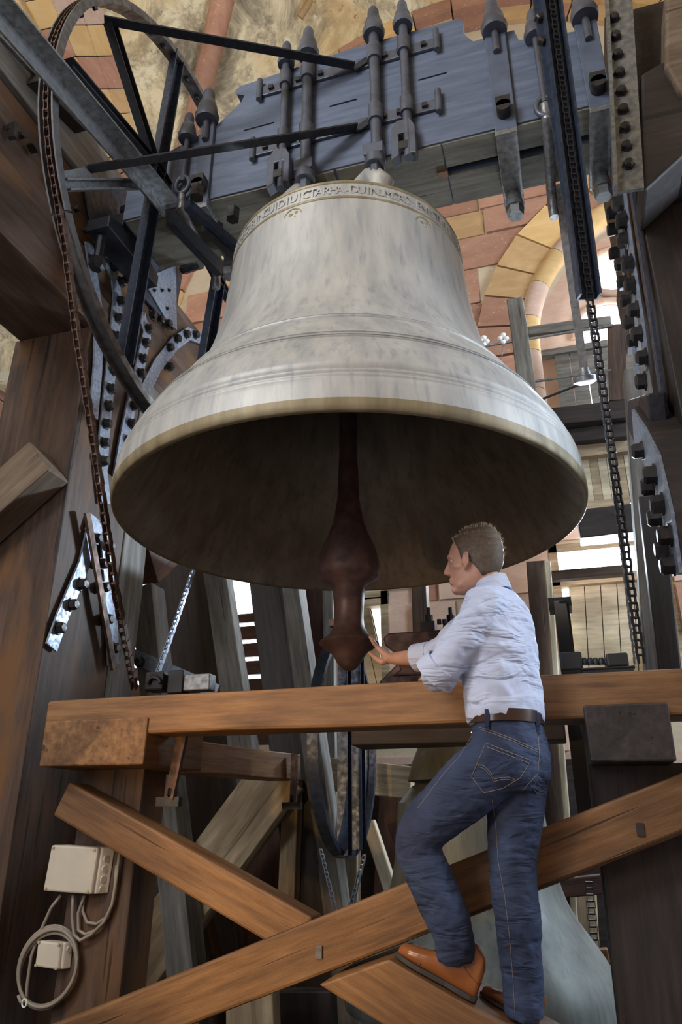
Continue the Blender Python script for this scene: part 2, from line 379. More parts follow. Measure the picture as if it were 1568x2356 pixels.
# ================================================================== the tower room
WY = 3.9                                   # inner face of the back wall
DC = V((0.5, -0.5, 6.5)); DR = V((5.75, 8.0, 7.4))     # domical vault
def PE(x, y, k=1.0):
    """where the sight line meets the vault (k<1: that much inside of it)"""
    d = ray(x, y); o = CAM - DC
    A = sum((d[i] / (DR[i] * k)) ** 2 for i in range(3)); B = 2 * sum(o[i] * d[i] / (DR[i] * k) ** 2 for i in range(3)); C_ = sum((o[i] / (DR[i] * k)) ** 2 for i in range(3)) - 1
    return CAM + d * ((-B + math.sqrt(B * B - 4 * A * C_)) / (2 * A))
mb = MB(); mb.box((-7, -6, -.2), (7, 5, 0)); mb.build('floor', 'floor_wood', kind='structure')
# vault
vs, fs = [], []; nu, nv = 64, 20
for j in range(nv + 1):
    ph = PI / 2 * j / nv
    for i in range(nu):
        a = 2 * PI * i / nu; vs.append((DC.x + DR.x * math.cos(ph) * math.cos(a), DC.y + DR.y * math.cos(ph) * math.sin(a), DC.z + DR.z * math.sin(ph)))
for j in range(nv): fs += [q for q in [(j * nu + i, j * nu + (i + 1) % nu, (j + 1) * nu + (i + 1) % nu, (j + 1) * nu + i) for i in range(nu)] if min(vs[k][1] for k in q) < WY + .42]
def edge_pt(a):          # base ring carried out to the walls, so that no sky shows round the foot of the vault
    dx, dy = math.cos(a), math.sin(a)
    return (max(-6.35, min(6.35, DC.x + 9 * dx)), max(-6.35, min(WY + .4, DC.y + 9 * dy)), DC.z + .02)
nb = len(vs); vs += [edge_pt(2 * PI * i / nu) for i in range(nu)]
fs += [(i, (i + 1) % nu, nb + (i + 1) % nu, nb + i) for i in range(nu) if vs[i][1] < WY + .4 or vs[(i + 1) % nu][1] < WY + .4]
mb = MB(); mb.add(vs, fs); vault = mb.build('ceiling', 'vault_plaster', kind='structure', smooth=180)
so = vault.modifiers.new('thick', 'SOLIDIFY'); so.thickness = .25; so.offset = 1
def on_vault(o): return attach(o, vault)
# ribs of the vault
def rib(name, pix, r, mat):
    pts = [PE(x, y, .985) for x, y in pix]; fine = []
    for a, b in zip(pts, pts[1:]): fine += [a.lerp(b, k / 4) for k in range(4)]
    mb = MB(); mb.sweep(fine + [pts[-1]], r, 8, True, [1.0] * (len(fine) + 1)); return mb.build(name, mat, vault, smooth=50)
r1 = [(535, -60), (512, 0), (492, 90), (470, 180), (448, 280), (425, 380)]
for i in range(5):
    rib('rib_stone', [r1[i], r1[i + 1]], .14, 'sandstone_red'); rib('rib_moulding', [(r1[i][0] + 16, r1[i][1]), (r1[i + 1][0] + 14, r1[i + 1][1])], .07, 'sandstone_red')
    rib('rib_moulding', [(r1[i][0] - 16, r1[i][1]), (r1[i + 1][0] - 14, r1[i + 1][1])], .07, 'sandstone_red')
rib('rib_stone', [(700, -40), (712, 3), (690, 40)], .05, 'sandstone_ochre')
# striped pier of the side arch: courses of red and yellow ashlar, three facets each
ys = [-70, -8, 58, 130, 205, 262, 320, 352, 392, 440]; cols = ['sandstone_red', 'sandstone_pink', 'sandstone_yellow', 'sandstone_red', 'sandstone_ochre', 'sandstone_yellow', 'sandstone_red', 'sandstone_yellow', 'sandstone_red']
def lx(y): return 55 + (y / 430) * 230
def rx(y): return 232 + (y / 400) * 105
for i in range(9):
    for k, (f0, f1, kk0, kk1) in enumerate(((0, .36, .985, .955), (.36, .7, .955, .955), (.7, 1, .955, .975))):
        y0, y1 = ys[i] + 1.0, ys[i + 1] - 1.0; q = []
        for (f, y, kk) in ((f0, y0, kk0), (f1, y0, kk1), (f1, y1, kk1), (f0, y1, kk0)):
            yy = y + (12 if k == 0 else 0) * (1 - f / .36) - 6 * (f - .7) * (k == 2)
            q.append((lx(yy) + (rx(yy) - lx(yy)) * f, yy, kk))
        mb = MB(); mb.hexa([PE(*p) for p in q] + [PE(p[0], p[1], p[2] + .06) for p in q])
        mb.build('pier_stone', cols[(i + (k == 0)) % 9], vault, bev=.01)

# ---- back wall with its openings
def arch_z(x, inset=0.0):
    a, b = 4.8 - inset, 6.2 - inset; u = (x - .5) / a
    return 6.5 + b * math.sqrt(max(0, 1 - u * u)) if abs(u) < 1 else 6.5
UC, UR = V((3.0, 0, 6.65)), 1.95           # upper window: arch centre and radius
wC = (-1.45, -.42, 2.6, 3.95)              # louvred openings lower down: x0,x1,z0,z1
wR = (0.98, 2.1, 2.55, 4.28)
wL = (-4.1, -1.85, 2.4, 4.35)
def wall_plate(y0, y1, loops, name, mat, kind='structure', parent=None):
    bm = bmesh.new(); ed = []
    for lp in loops:
        v = [bm.verts.new((x, y0, z)) for x, z in lp]; ed += [bm.edges.new((v[i], v[(i + 1) % len(v)])) for i in range(len(v))]
    bmesh.ops.triangle_fill(bm, edges=ed, use_beauty=True, use_dissolve=False)
    r = bmesh.ops.extrude_face_region(bm, geom=bm.faces[:]); bmesh.ops.translate(bm, vec=(0, y1 - y0, 0), verts=[g for g in r['geom'] if isinstance(g, bmesh.types.BMVert)])
    bmesh.ops.recalc_face_normals(bm, faces=bm.faces); me = bpy.data.meshes.new(name); bm.to_mesh(me); bm.free()
    return obj(name, me, mat, parent, kind=None if parent else kind)
outer = [(-6.5, 0), (6.5, 0), (6.5, 6.6)] + [(.5 + 4.9 * math.cos(a), 6.5 + 6.3 * math.sin(a)) for a in [PI * k / 32 for k in range(33)]] + [(-6.5, 6.6)]
archhole = [(UC.x + UR * math.cos(a), UC.z + UR * math.sin(a)) for a in [PI * k / 32 for k in range(33)]] + [(UC.x - UR, 5.2), (UC.x + UR, 5.2)]
rect = lambda w_: [(w_[0], w_[2]), (w_[1], w_[2]), (w_[1], w_[3]), (w_[0], w_[3])]
wall = wall_plate(WY + .03, WY + .45, [outer, archhole, rect(wC), rect(wR), rect(wL)], 'wall_back', 'mortar')
VR = 2.56                                   # outer radius of the voussoir ring
cell = []
z = 0.9; row = 0
while z < 12.6:
    h = random.choice([.40, .46, .5, .52]); x = -4.7 + random.uniform(0, .5)
    while x < 3.6:
        wd = random.uniform(.55, 1.15); xa, xb, za, zb = x + .012, x + wd - .012, z + .012, z + h - .012; x += wd
        cx, cz = (xa + xb) / 2, (za + zb) / 2
        if min(arch_z(xa, .5), arch_z(xb, .5)) < zb: continue
        if any(xa < q[1] and xb > q[0] and za < q[3] and zb > q[2] for q in (wC, wR, wL)):
            ok = False
            for q in (wC, wR, wL):
                if za < q[3] and zb > q[2]:
                    if xa < q[0] < xb and q[0] - xa > .15: xb = q[0] - .01; ok = True
                    elif xa < q[1] < xb and xb - q[1] > .15: xa = q[1] + .01; ok = True
            if not ok or any(xa < q[1] and xb > q[0] and za < q[3] and zb > q[2] for q in (wC, wR, wL)): continue
        poly = [(xa, za), (xb, za), (xb, zb), (xa, zb)]
        if zb > 5.0 and xb > UC.x - VR - .1:      # trim the stones that meet the arch ring
            def lim(zz): return UC.x - (math.sqrt(max(0, VR ** 2 - (zz - UC.z) ** 2)) if zz > UC.z else VR)
            la, lb = lim(za) - .015, lim(zb) - .015
            if za > UC.z + VR: pass
            else:
                if xa > la - .08: continue
                poly = [(xa, za), (min(xb, la), za), (min(xb, lb), zb) if xa < lb - .02 else (xa + .02, zb), (xa, zb)]
        cell.append((poly, cz))
    z += h; row += 1
for poly, cz in cell:
    mb = MB(); mb.prism([(x, WY, z) for x, z in poly], (0, random.uniform(-.02, .01), 0), (0, .2, 0))
    m_ = random.choice(['sandstone_red', 'sandstone_red', 'sandstone_yellow', 'sandstone_red', 'sandstone_ochre']) if cz > 5.5 else random.choice(['sandstone_pink', 'sandstone_pink', 'sandstone_red'])
    mb.build('stone_block', m_, wall)
# voussoirs of the relieving arch
angs = [90, 104, 117, 128, 140, 151, 161, 171, 181]
for i in range(len(angs) - 1):
    a0, a1 = math.radians(angs[i] + .3), math.radians(angs[i + 1] - .3); q = []
    for rr, aa in ((UR + .10, a0), (VR, a0), (VR, a1), (UR + .10, a1)): q.append(V((UC.x + rr * math.cos(aa), WY, UC.z + rr * math.sin(aa))))
    mb = MB(); mb.prism(q, (0, -.03, 0), (0, .3, 0)); mb.build('voussoir', random.choice(['sandstone_ochre', 'sandstone_yellow', 'sandstone_ochre', 'sandstone_red']), wall)
for zz in (6.6, 6.15, 5.7, 5.25):           # jamb stones below the springing
    mb = MB(); mb.box((UC.x - VR, WY - .03, zz - .44), (UC.x - UR - .1, WY + .3, zz - .012)); mb.build('jamb_stone', random.choice(['sandstone_red', 'sandstone_pink']), wall)
# roll moulding of the window arch, in pieces
for i in range(7):
    a = [math.radians(86 + (96 / 7) * (i + k / 6 * .985)) for k in range(7)]
    mb = MB(); mb.sweep([(UC.x + (UR + .02) * math.cos(q), WY + .02, UC.z + (UR + .02) * math.sin(q)) for q in a], .12, 10); mb.build('roll_moulding', 'sandstone_pink' if i % 2 else 'sandstone_yellow', wall, smooth=60)
for k in range(3):
    mb = MB(); mb.cyl((UC.x - UR - .02, WY + .02, 6.58 - k * .5), (UC.x - UR - .02, WY + .02, 6.09 - k * .5), .12); mb.build('roll_moulding', 'sandstone_pink', wall, smooth=60)
# wall arch under the vault: moulded ring stones
for i in range(26):
    a0, a1 = PI * (i + .02) / 26, PI * (i + .98) / 26
    for (e0, e1, dy) in ((.0, .28, -.16), (.28, .55, -.05)):
        q = [V((.5 + (4.85 - e) * math.cos(a), WY, 6.5 + (6.25 - e) * math.sin(a))) for e, a in ((e0, a0), (e0, a1), (e1, a1), (e1, a0))]
        mb = MB(); mb.prism(q, (0, dy, 0), (0, .1, 0)); mb.build('arch_stone', random.choice(['sandstone_red', 'sandstone_yellow', 'sandstone_ochre']), wall)
# tracery window in the upper opening
TYY = WY + .42
def circ(cx, cz, r, a0=0, a1=2 * PI, n=28): return [(cx + r * math.cos(a0 + (a1 - a0) * k / n), cz + r * math.sin(a0 + (a1 - a0) * k / n)) for k in range(n if a1 - a0 > 6.2 else n + 1)]
lanc = lambda cx, hw, z0, zt: [(cx - hw, z0), (cx + hw, z0)] + [(cx + hw * math.cos(a), zt + 1.15 * hw * math.sin(a)) for a in [PI * k / 12 for k in range(13)]]
win1 = thing('window_1', (2.2, TYY, 5.2), None, None, kind='structure')
tr = wall_plate(TYY, TYY + .2, [circ(UC.x, UC.z, UR + .05, 0, PI, 32) + [(UC.x - UR - .05, 5.1), (UC.x + UR + .05, 5.1)], circ(2.12, 7.82, .30), lanc(1.95, .36, 5.4, 6.95), lanc(2.78, .36, 5.4, 6.95), lanc(3.65, .36, 5.4, 6.95), circ(3.0, 8.0, .35)], 'tracery', 'sandstone_pink', parent=win1)  # window glare put into the tracery as a paler stone
for cx, cz, r in ((2.12, 7.82, .33), (3.0, 8.0, .38)):
    mb = MB(); mb.sweep([(x, TYY - .02, z) for x, z in circ(cx, cz, r)], .05, 8, closed=True); mb.build('tracery_ring', 'sandstone_pink', win1, smooth=60)
for cx in (1.95, 2.78):
    mb = MB(); mb.sweep([(x, TYY - .02, z) for x, z in lanc(cx, .40, 5.4, 6.95)[1:]], .045, 8); mb.build('tracery_moulding', 'sandstone_pink', win1, smooth=60)
for i in range(9):                                  # weather boards closing the foot of the window
    x = 1.30 + i * .17; mb = MB(); mb.box((x, TYY - .12, 5.05), (x + .16, TYY - .09, 6.72)); mb.build('weather_board', 'wood_grey', win1)
mb = MB(); mb.box((1.12, TYY - .16, 6.70), (3.0, TYY - .06, 6.78)); mb.build('board_frame', 'wood_grey', win1)

# lower openings: plank shutters in timber frames, open strip of sky above
def plank_window(name, q, topgap, n, mat, tilt):
    w_ = thing(name, ((q[0] + q[1]) / 2, WY + .2, q[2]), None, None, kind='structure'); x0, x1, z0, z1 = q
    for a, b in (((x0, z0), (x0 + .09, z1)), ((x1 - .09, z0), (x1, z1)), ((x0, z1 - .09), (x1, z1)), ((x0, z0), (x1, z0 + .09)), ((x0, z1 - topgap - .10), (x1, z1 - topgap))):
        mb = MB(); mb.box((a[0], WY + .02, a[1]), (b[0], WY + .16, b[1])); mb.build('window_frame', 'wood_pale', w_, bev=.006)
    wd = (x1 - x0 - .2) / n; zt = z1 - topgap - .1; zf = z0 + .36
    def board(xa, xb, d0, d1, nm, mt):
        mb = MB(); q = [(xa, WY + .36, zf), (xb, WY + .36, zf), (xb + tilt, WY + .10, zt), (xa + tilt, WY + .10, zt)]
        mb.hexa([(x, y + d0, z) for x, y, z in q] + [(x, y + d1, z) for x, y, z in q]); return mb.build(nm, mt, w_)
    for i in range(n):
        xa = x0 + .1 + i * wd; board(xa, xa + wd - .008, 0, .03, 'plank', mat)
    board(x0 + .1, x1 - .1, .032, .045, 'shutter_back', 'wood_brown')
    return w_
w2 = plank_window('window_2', (wC[0], wC[1] - .28, wC[2], wC[3]), .06, 5, 'wood_cream', -.12)
mb = MB(); mb.box((wC[1] - .28, WY + .05, wC[2]), (wC[1], WY + .4, wC[3])); mb.build('reveal_stone', 'sandstone_pink', wall)
for k in range(8):
    mb = MB(); mb.bar((wC[0] + .1 + k * .09, WY + .02, wC[2] + .25), (wC[0] + .145 + k * .09, WY + .02, wC[2] + .34), .02, .012); mb.bar((wC[0] + .145 + k * .09, WY + .02, wC[2] + .34), (wC[0] + .19 + k * .09, WY + .02, wC[2] + .25), .02, .012); mb.build('wire_mesh', 'steel_rust', w2)
w3 = plank_window('window_3', wR, .34, 6, 'wood_cream', .06)
# louvres on the left: dark red slats with light between them
win4 = thing('window_4', (-3.2, WY + .1, 2.5), None, None, kind='structure')
for k in range(9):
    zz = 2.36 + k * .195; mb = MB(); hgt = .148
    if k < 8: mb.box((wL[0], WY + .05, zz), (wL[1], WY + .09, zz + hgt - (.0 if k < 7 else .05))); mb.build('louvre_slat', 'wood_red', win4)
for x in (wL[0], wL[1] - .1, -3.2):
    mb = MB(); mb.box((x, WY + .02, wL[2]), (x + .1, WY + .18, wL[3])); mb.build('window_frame', 'wood_red', win4, bev=.006)

# the sides of the chamber behind the photographer
for nm, lo, hi in (('wall_front', (-6.5, -6.5, 0), (6.5, -6.2, 7.2)), ('wall_right', (6.2, -6.5, 0), (6.5, WY + .4, 7.2)), ('wall_far_left', (-6.5, -6.5, 0), (-6.2, WY + .4, 7.2))):
    mb = MB(); mb.box(lo, hi); mb.build(nm, 'sandstone_pink', kind='structure')
# left wall of the chamber: courses of ashlar
mb = MB(); mb.box((-5.6, -1.0, 0), (-5.2, WY + .4, 10.0)); wl = mb.build('wall_left', 'mortar', kind='structure')
z = 5.0
while z < 9.6:
    y = -.9 + random.uniform(0, .4)
    while y < 3.6:
        wd = random.uniform(.5, .95); mb = MB(); mb.box((-5.3, y + .012, z + .012), (-5.18 + random.uniform(-.01, .02), y + wd - .012, z + .44)); mb.build('stone_block', random.choice(['sandstone_red', 'sandstone_yellow', 'sandstone_red']), wl); y += wd
    z += .46

# ================================================================== the great bell
ZR = 3.134
prof = [(0, 1.213), (.03, 1.219), (.1, 1.214), (.2, 1.197), (.3, 1.160), (.4, 1.105), (.5, 1.040), (.6, .969), (.7, .900), (.8, .844), (.9, .804), (1.0, .776), (1.1, .755), (1.2, .738), (1.3, .727), (1.4, .716), (1.5, .707), (1.6, .698), (1.68, .693)]
def spline(prof, n=70):
    hs = [p[0] for p in prof]; out = []
    for i in range(n + 1):
        h = hs[0] + (hs[-1] - hs[0]) * i / n; k = max(j for j in range(len(hs) - 1) if hs[j] <= h + 1e-9); a = (h - hs[k]) / (hs[k + 1] - hs[k])
        p0 = prof[max(k - 1, 0)][1]; p1 = prof[k][1]; p2 = prof[k + 1][1]; p3 = prof[min(k + 2, len(hs) - 1)][1]
        out.append((h, .5 * (2 * p1 + (p2 - p0) * a + (2 * p0 - 5 * p1 + 4 * p2 - p3) * a * a + (3 * p1 - p0 - 3 * p2 + p3) * a ** 3)))
    return out
op = spline(prof)
ring = {.16: .0022, .185: .0022, .21: .0022, .43: .003, .455: .003, .64: .004}
prof2 = []
for h, r in op:
    prof2.append((r, h))
# moulding wires are extra little bumps in the profile
for h0, dd in ring.items():
    r0 = next(r + (r2 - r) * (h0 - h) / (h2 - h) for (h, r), (h2, r2) in zip(op, op[1:]) if h <= h0 <= h2)
    prof2 += [(r0 - .0005, h0 - .010), (r0 + dd, h0 - .004), (r0 + dd, h0 + .004), (r0 - .0005, h0 + .010)]
prof2.sort(key=lambda p: p[1])
prof2 = [p for p in prof2 if p[1] < 1.655]
bell = thing('bell', (0, 0, ZR), 'huge grey bronze church bell hanging from the slate-blue yoke', 'bell')
body = [(r, ZR + h) for r, h in prof2 if h > .036] + [(.692, ZR + 1.66)]
mb = MB(); n = 128; mb.lathe(body + [(.69, ZR + 1.675), (.55, ZR + 1.84), (.40, ZR + 1.90), (.001, ZR + 1.92)], n=n); mb.f = mb.f[:-2]
shell = mb.build('bell_body', 'bronze', bell, smooth=60)
lipp = [(r, ZR + h) for r, h in prof2 if h <= .05]
inn = [(1.185, ZR + .0), (1.10, ZR + .12), (1.02, ZR + .28), (.93, ZR + .45), (.82, ZR + .65), (.72, ZR + .9), (.67, ZR + 1.2), (.64, ZR + 1.5), (.60, ZR + 1.66), (.3, ZR + 1.8), (.001, ZR + 1.82)]
mb = MB(); mb.lathe([(1.185, ZR), (1.205, ZR - .006)] + lipp, n=n); mb.f = mb.f[:-2]; mb.build('sound_bow_lip', 'bronze_warm', bell, label='yellowish worn rim of the bell', smooth=60)
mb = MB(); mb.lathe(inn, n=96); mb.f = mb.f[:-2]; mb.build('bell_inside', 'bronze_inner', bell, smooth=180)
# inscription band at the shoulder: two ledges, raised gothic letters between them
for hh, rr in ((1.60, .016), (1.715, .02)):
    mb = MB(); mb.sweep([(( .694 if hh < 1.7 else .682) * math.cos(2 * PI * k / 96), (.694 if hh < 1.7 else .682) * math.sin(2 * PI * k / 96), ZR + hh - .02) for k in range(96)], rr * .7, 8, closed=True); mb.build('shoulder_ledge', 'bronze_warm', bell, smooth=180)
mb = MB(); mb.lathe([(.6935, ZR + 1.575), (.6945, ZR + 1.6), (.692, ZR + 1.68), (.685, ZR + 1.70)], n=96); mb.f = mb.f[:-2]; band = mb.build('inscription_band', 'bronze', bell, smooth=180)
def text_mesh(s, size, ext):
    cu = bpy.data.curves.new('letter', 'FONT'); cu.body = s; cu.size = size; cu.extrude = ext; cu.align_x = 'CENTER'; cu.resolution_u = 2
    o = bpy.data.objects.new('tmp', cu); COL.objects.link(o); dg = bpy.context.evaluated_depsgraph_get(); me = bpy.data.meshes.new_from_object(o.evaluated_get(dg))
    bpy.data.objects.remove(o); return me
letters = {}
TXT = 'MODRIAHECARINCUIDIUICTARHA-DUINUMCAS:ENISTUIIIMARIAC'
av = math.atan2(CAM.y, CAM.x)
for i, chx in enumerate(TXT):
    if chx == ' ': continue
    if chx not in letters:
        letters[chx] = text_mesh(chx, .078, .006); letters[chx].materials.append(MATS['bronze'])
    a = av - 1.38 + i * (2.76 / len(TXT)); p = V((.695 * math.cos(a), .695 * math.sin(a), ZR + 1.607))
    o = bpy.data.objects.new('letter', letters[chx]); COL.objects.link(o)
    ex = V((-math.sin(a), math.cos(a), 0)); ez = V((math.cos(a), math.sin(a), 0)); ey = UZ
    o.matrix_world = Matrix(((ex.x * .9, ey.x, ez.x, p.x), (ex.y * .9, ey.y, ez.y, p.y), (ex.z * .9, ey.z, ez.z, p.z), (0, 0, 0, 1))); attach(o, band)
for aa in (-.42, .62):                     # relief medallions below the inscription
    a = av + aa; c = V((.697 * math.cos(a), .697 * math.sin(a), ZR + 1.50)); ez = V((math.cos(a), math.sin(a), 0)); ex = V((-math.sin(a), math.cos(a), 0))
    md = MB(); md.sweep([c + ex * (.052 * math.cos(q)) + UZ * (.056 * math.sin(q)) for q in [2 * PI * k / 20 for k in range(20)]], .008, 6, closed=True)
    for qx, qz, rr in ((-.012, .012, .018), (.014, -.006, .02), (-.008, -.022, .016), (.02, .024, .012)): md.lathe([(rr, 0), (rr * .8, .008), (.001, .011)], c + ex * qx + UZ * qz, 10, ez)
    md.build('medallion', 'bronze_warm', bell, smooth=60)
for k in range(4):                          # crown loops between bell and yoke
    a = PI / 4 + k * PI / 2; q = [(.34 * math.cos(a), .34 * math.sin(a), ZR + 1.84), (.42 * math.cos(a), .42 * math.sin(a), ZR + 2.02), (.34 * math.cos(a), .34 * math.sin(a), ZR + 2.15), (.12 * math.cos(a), .12 * math.sin(a), ZR + 2.205)]
    mb = MB(); mb.sweep(q, .075, 10); mb.build('crown_loop', 'bronze', bell, smooth=60)

# clapper: suspended inside, ball and flight below the rim
cl = thing('clapper', (0, 0, 2.37), 'rusty brown iron clapper with a pointed flight below the bell', 'clapper')
def czz(py): return PY(800, py, 0).z
prf = [(.0, 1545), (.03, 1540), (.055, 1528), (.07, 1515), (.09, 1502), (.125, 1491), (.150, 1482), (.142, 1476), (.10, 1462), (.078, 1445), (.073, 1425), (.075, 1400), (.080, 1370)]
mb = MB(); mb.lathe([(r * 1.0 + .001, czz(y)) for r, y in prf], n=32); mb.build('flight', 'clapper_iron', cl, smooth=60)
prf = [(.08, 1372), (.085, 1350), (.155, 1332), (.163, 1315), (.157, 1290), (.14, 1262), (.11, 1235), (.08, 1200), (.06, 1150), (.05, 1050)]
mb = MB(); mb.lathe([(r, czz(y)) for r, y in prf], n=32); mb.build('ball', 'clapper_iron', cl, smooth=60)
mb = MB(); mb.cyl((0, 0, czz(1060)), (0, 0, ZR + 1.75), .05, .045, 16); mb.build('shaft', 'clapper_iron', cl, smooth=60)
mb = MB(); mb.box((-.098, -.03, czz(1440)), (-.06, .03, czz(1425))); mb.build('lug', 'clapper_iron', cl)

# ================================================================== yoke (headstock)
YB = 5.42; YF = -.25; YK = .25
yk = thing('yoke', (0, 0, YB), 'massive slate-blue timber yoke carrying the great bell', 'yoke')
pp = [(-1.5, YB), (1.62, YB), (1.62, 6.02), (1.17, 6.10), (1.15, 6.20), (.90, 6.20), (.875, 6.24), (.84, 6.30), (.85, 6.40), (.82, 6.45), (.74, 6.45), (.45, 6.455), (.08, 6.455), (-.25, 6.43), (-.55, 6.41), (-.70, 6.40), (-.735, 6.37), (-.72, 6.33), (-.66, 6.30), (-.68, 6.24), (-.85, 6.08), (-1.2, 5.95), (-1.5, 5.9)]
zs = [YB, 5.72, 6.03, 6.5]                 # laminated baulks with open joints
mb = MB(); mb.prism([(x, 0, z) for x, z in pp], (0, YF, 0), (0, YK, 0)); blk = mb.build('yoke_block', 'yoke_slate', yk, bev=.012)
def cut(o, boxes):
    """saw real slots into a block"""
    for lo, hi in boxes:
        c = obj('saw', MB().box(lo, hi).mesh('saw'), None); m_ = o.modifiers.new('slot', 'BOOLEAN'); m_.operation = 'DIFFERENCE'; m_.solver = 'EXACT'; m_.object = c
        bpy.context.view_layer.update(); dg = bpy.context.evaluated_depsgraph_get(); me = bpy.data.meshes.new_from_object(o.evaluated_get(dg)); o.modifiers.remove(m_); bpy.data.objects.remove(c)
        o.data = me
blk.modifiers.clear()
slots = []
for (a, b) in (((560, 300), (630, 282)), ((758, 245), (820, 228)), ((962, 185), (1028, 166))):
    p, q = PY(*a, YF), PY(*b, YF); zz = (p.z + q.z) / 2; slots.append(((p.x, YF - .02, zz - .007), (q.x, YF + .09, zz + .007)))
slots.append(((.66, -.06, YB - .05), (1.6, .0, YB + .12)))
cut(blk, slots)
bv_ = blk.modifiers.new('bevel', 'BEVEL'); bv_.width = .008; bv_.segments = 2; bv_.limit_method = 'ANGLE'; bv_.angle_limit = math.radians(40)
# timber soffit boards, leaving the long slot open
for (x0, x1, y0, y1) in ((-1.48, -.02, YF + .012, YK - .004), (0.0, .65, YF + .012, YK - .004), (.66, 1.61, YF + .012, -.062), (.66, 1.61, .002, YK - .004)):
    mb = MB(); mb.box((x0, y0, YB - .012), (x1, y1, YB + .004)); mb.build('soffit_board', 'yoke_wood', yk)
mb = MB(); mb.box((.60, -.05, YB - .026), (.66, .0, YB - .008)); mb.build('soffit_wedge', 'wood_warm', yk)
# straps across the front
def zat(px, py): return PY(px, py, YF)
for (a, b) in (((600, 222), (1005, 98)), ((585, 352), (1010, 245))):
    p, q = zat(*a), zat(*b); zz = (p.z + q.z) / 2; h = .085
    mb = MB(); mb.box((p.x, YF - .022, zz - h / 2), (q.x, YF - .001, zz + h / 2)); st = mb.build('front_strap', 'slate_iron', yk, bev=.004)
    for x in (p.x, q.x):
        mb = MB(); mb.cyl((x, YF - .03, zz - .085), (x, YF - .03, zz + .10), .02, n=10); mb.build('strap_pin', 'slate_iron', st, smooth=50)
    for fr in (.07, .23, .36, .72, .80, .93): 
        mb = MB(); c = V((p.x + (q.x - p.x) * fr, YF - .03, zz)); mb.box(c - V((.016, .012, .016)), c + V((.016, .012, .016))); mb.build('rivet', 'bolt_iron', st)
# tie rods with cap nuts; each passes through a collar on both straps
def cap(mb, x, y, z, s=1.0):
    mb.lathe([(.052 * s, 0), (.057 * s, .03 * s), (.05 * s, .05 * s), (.045 * s, .09 * s), (.036 * s, .12 * s), (.031 * s, .125 * s), (.029 * s, .18 * s), (.02 * s, .205 * s), (.001, .207 * s)], (x, y, z), 16)
for (tx, ty, bx, by, r, s) in ((655, 152, 650, 415, .026, .85), (708, 130, 702, 400, .033, 1.05), (865, 82, 860, 372, .034, 1.05), (930, 62, 935, 335, .028, .95)):
    t_, b_ = PY(tx, ty, YF - .05), PY(bx, by, YF - .05); x = (t_.x + b_.x) / 2
    mb = MB(); mb.cyl((x, YF - .05, 5.30), (x, YF - .05, t_.z + .03), r, n=14); rd = mb.build('tie_rod', 'slate_iron', yk, smooth=50)
    mb = MB(); cap(mb, x, YF - .05, t_.z, s * 1.25); mb.build('cap_nut', 'slate_iron', rd, smooth=40)
    for zz in (zat(800, 160).z, zat(800, 298).z):
        mb = MB(); mb.cyl((x, YF - .05, zz - .055), (x, YF - .05, zz + .07), r + .014, n=14); mb.build('collar', 'slate_iron', rd, smooth=50)
# clamps on the crown below the rods
for (px, py, hw) in ((645, 395, .075), (930, 330, .075)):
    c = PY(px, py, YF - .03); mb = MB()
    mb.prism([(c.x - hw, c.y, c.z - .16), (c.x - hw, c.y, c.z + .08), (c.x - hw * .5, c.y, c.z + .15), (c.x + hw * .6, c.y, c.z + .15), (c.x + hw, c.y, c.z + .08), (c.x + hw, c.y, c.z - .14), (c.x + hw * .45, c.y, c.z - .13), (c.x + hw * .45, c.y, c.z + .04), (c.x - hw * .35, c.y, c.z + .04), (c.x - hw * .35, c.y, c.z - .13)], (0, -.045, 0), (0, .03, 0)); mb.build('crown_clamp', 'slate_iron', yk, bev=.005)
    mb = MB(); mb.box((c.x - hw * .35, c.y - .05, c.z - .09), (c.x + hw * .35, c.y - .02, c.z - .03)); mb.build('key', 'bolt_iron', yk)
for (px, py) in ((702, 395), (862, 360)):
    c = PY(px, py, YF - .05); mb = MB(); mb.box((c.x - .06, c.y - .05, c.z - .02), (c.x + .06, c.y + .05, c.z + .06)); mb.cyl((c.x, c.y, c.z - .08), (c.x, c.y, c.z - .01), .062, n=16); mb.cyl((c.x, c.y, c.z - .16), (c.x, c.y, c.z - .06), .036, n=6); mb.build('crown_nut', 'slate_iron', yk, bev=.004, smooth=40)
# strap irons near both ends: flat plate, cap nut on top, bolt below
for (tx, ty, bx, by, wd) in ((1141, 75, 1158, 285, .125), (1348, 45, 1375, 235, .125), (476, 280, 468, 440, .10)):
    t_, b_ = PY(tx, ty, YF - .02), PY(bx, by, YF - .02); x = (t_.x + b_.x) / 2
    mb = MB(); mb.box((x - wd / 2, YF - .03, YB - .06), (x + wd / 2, YF, t_.z - .02)); si = mb.build('strap_iron', 'slate_blue', yk, bev=.005)
    mb = MB(); cap(mb, x, YF - .045, t_.z - .03, 1.45); mb.build('cap_nut', 'slate_iron', si, smooth=40)
    mb = MB(); mb.cyl((x, YF - .045, t_.z - .2), (x, YF - .045, t_.z), .022, n=10); mb.build('stud', 'slate_iron', si, smooth=50)
    mb = MB(); mb.cyl((x, YF - .10, YB + .06), (x, YF, YB + .06), .042, n=12); mb.box((x - .042, YF - .10, YB + .06), (x + .042, YF - .02, YB + .13)); mb.build('strap_hook', 'bolt_iron', si, smooth=40)
    mb = MB(); mb.box((x - wd / 2, YF - .03, YB - .09), (x + wd / 2, YK + .04, YB - .05)); mb.build('under_strap', 'steel_grey', si, bev=.004)
    mb = MB(); mb.cyl((x, YK - .05, YB - .20), (x, YK - .05, YB - .08), .062, .045, 12); mb.lathe([(.05, -.06), (.055, 0)], (x, YK - .05, YB - .2), 6); mb.build('under_nut', 'steel_grey', si, smooth=40)
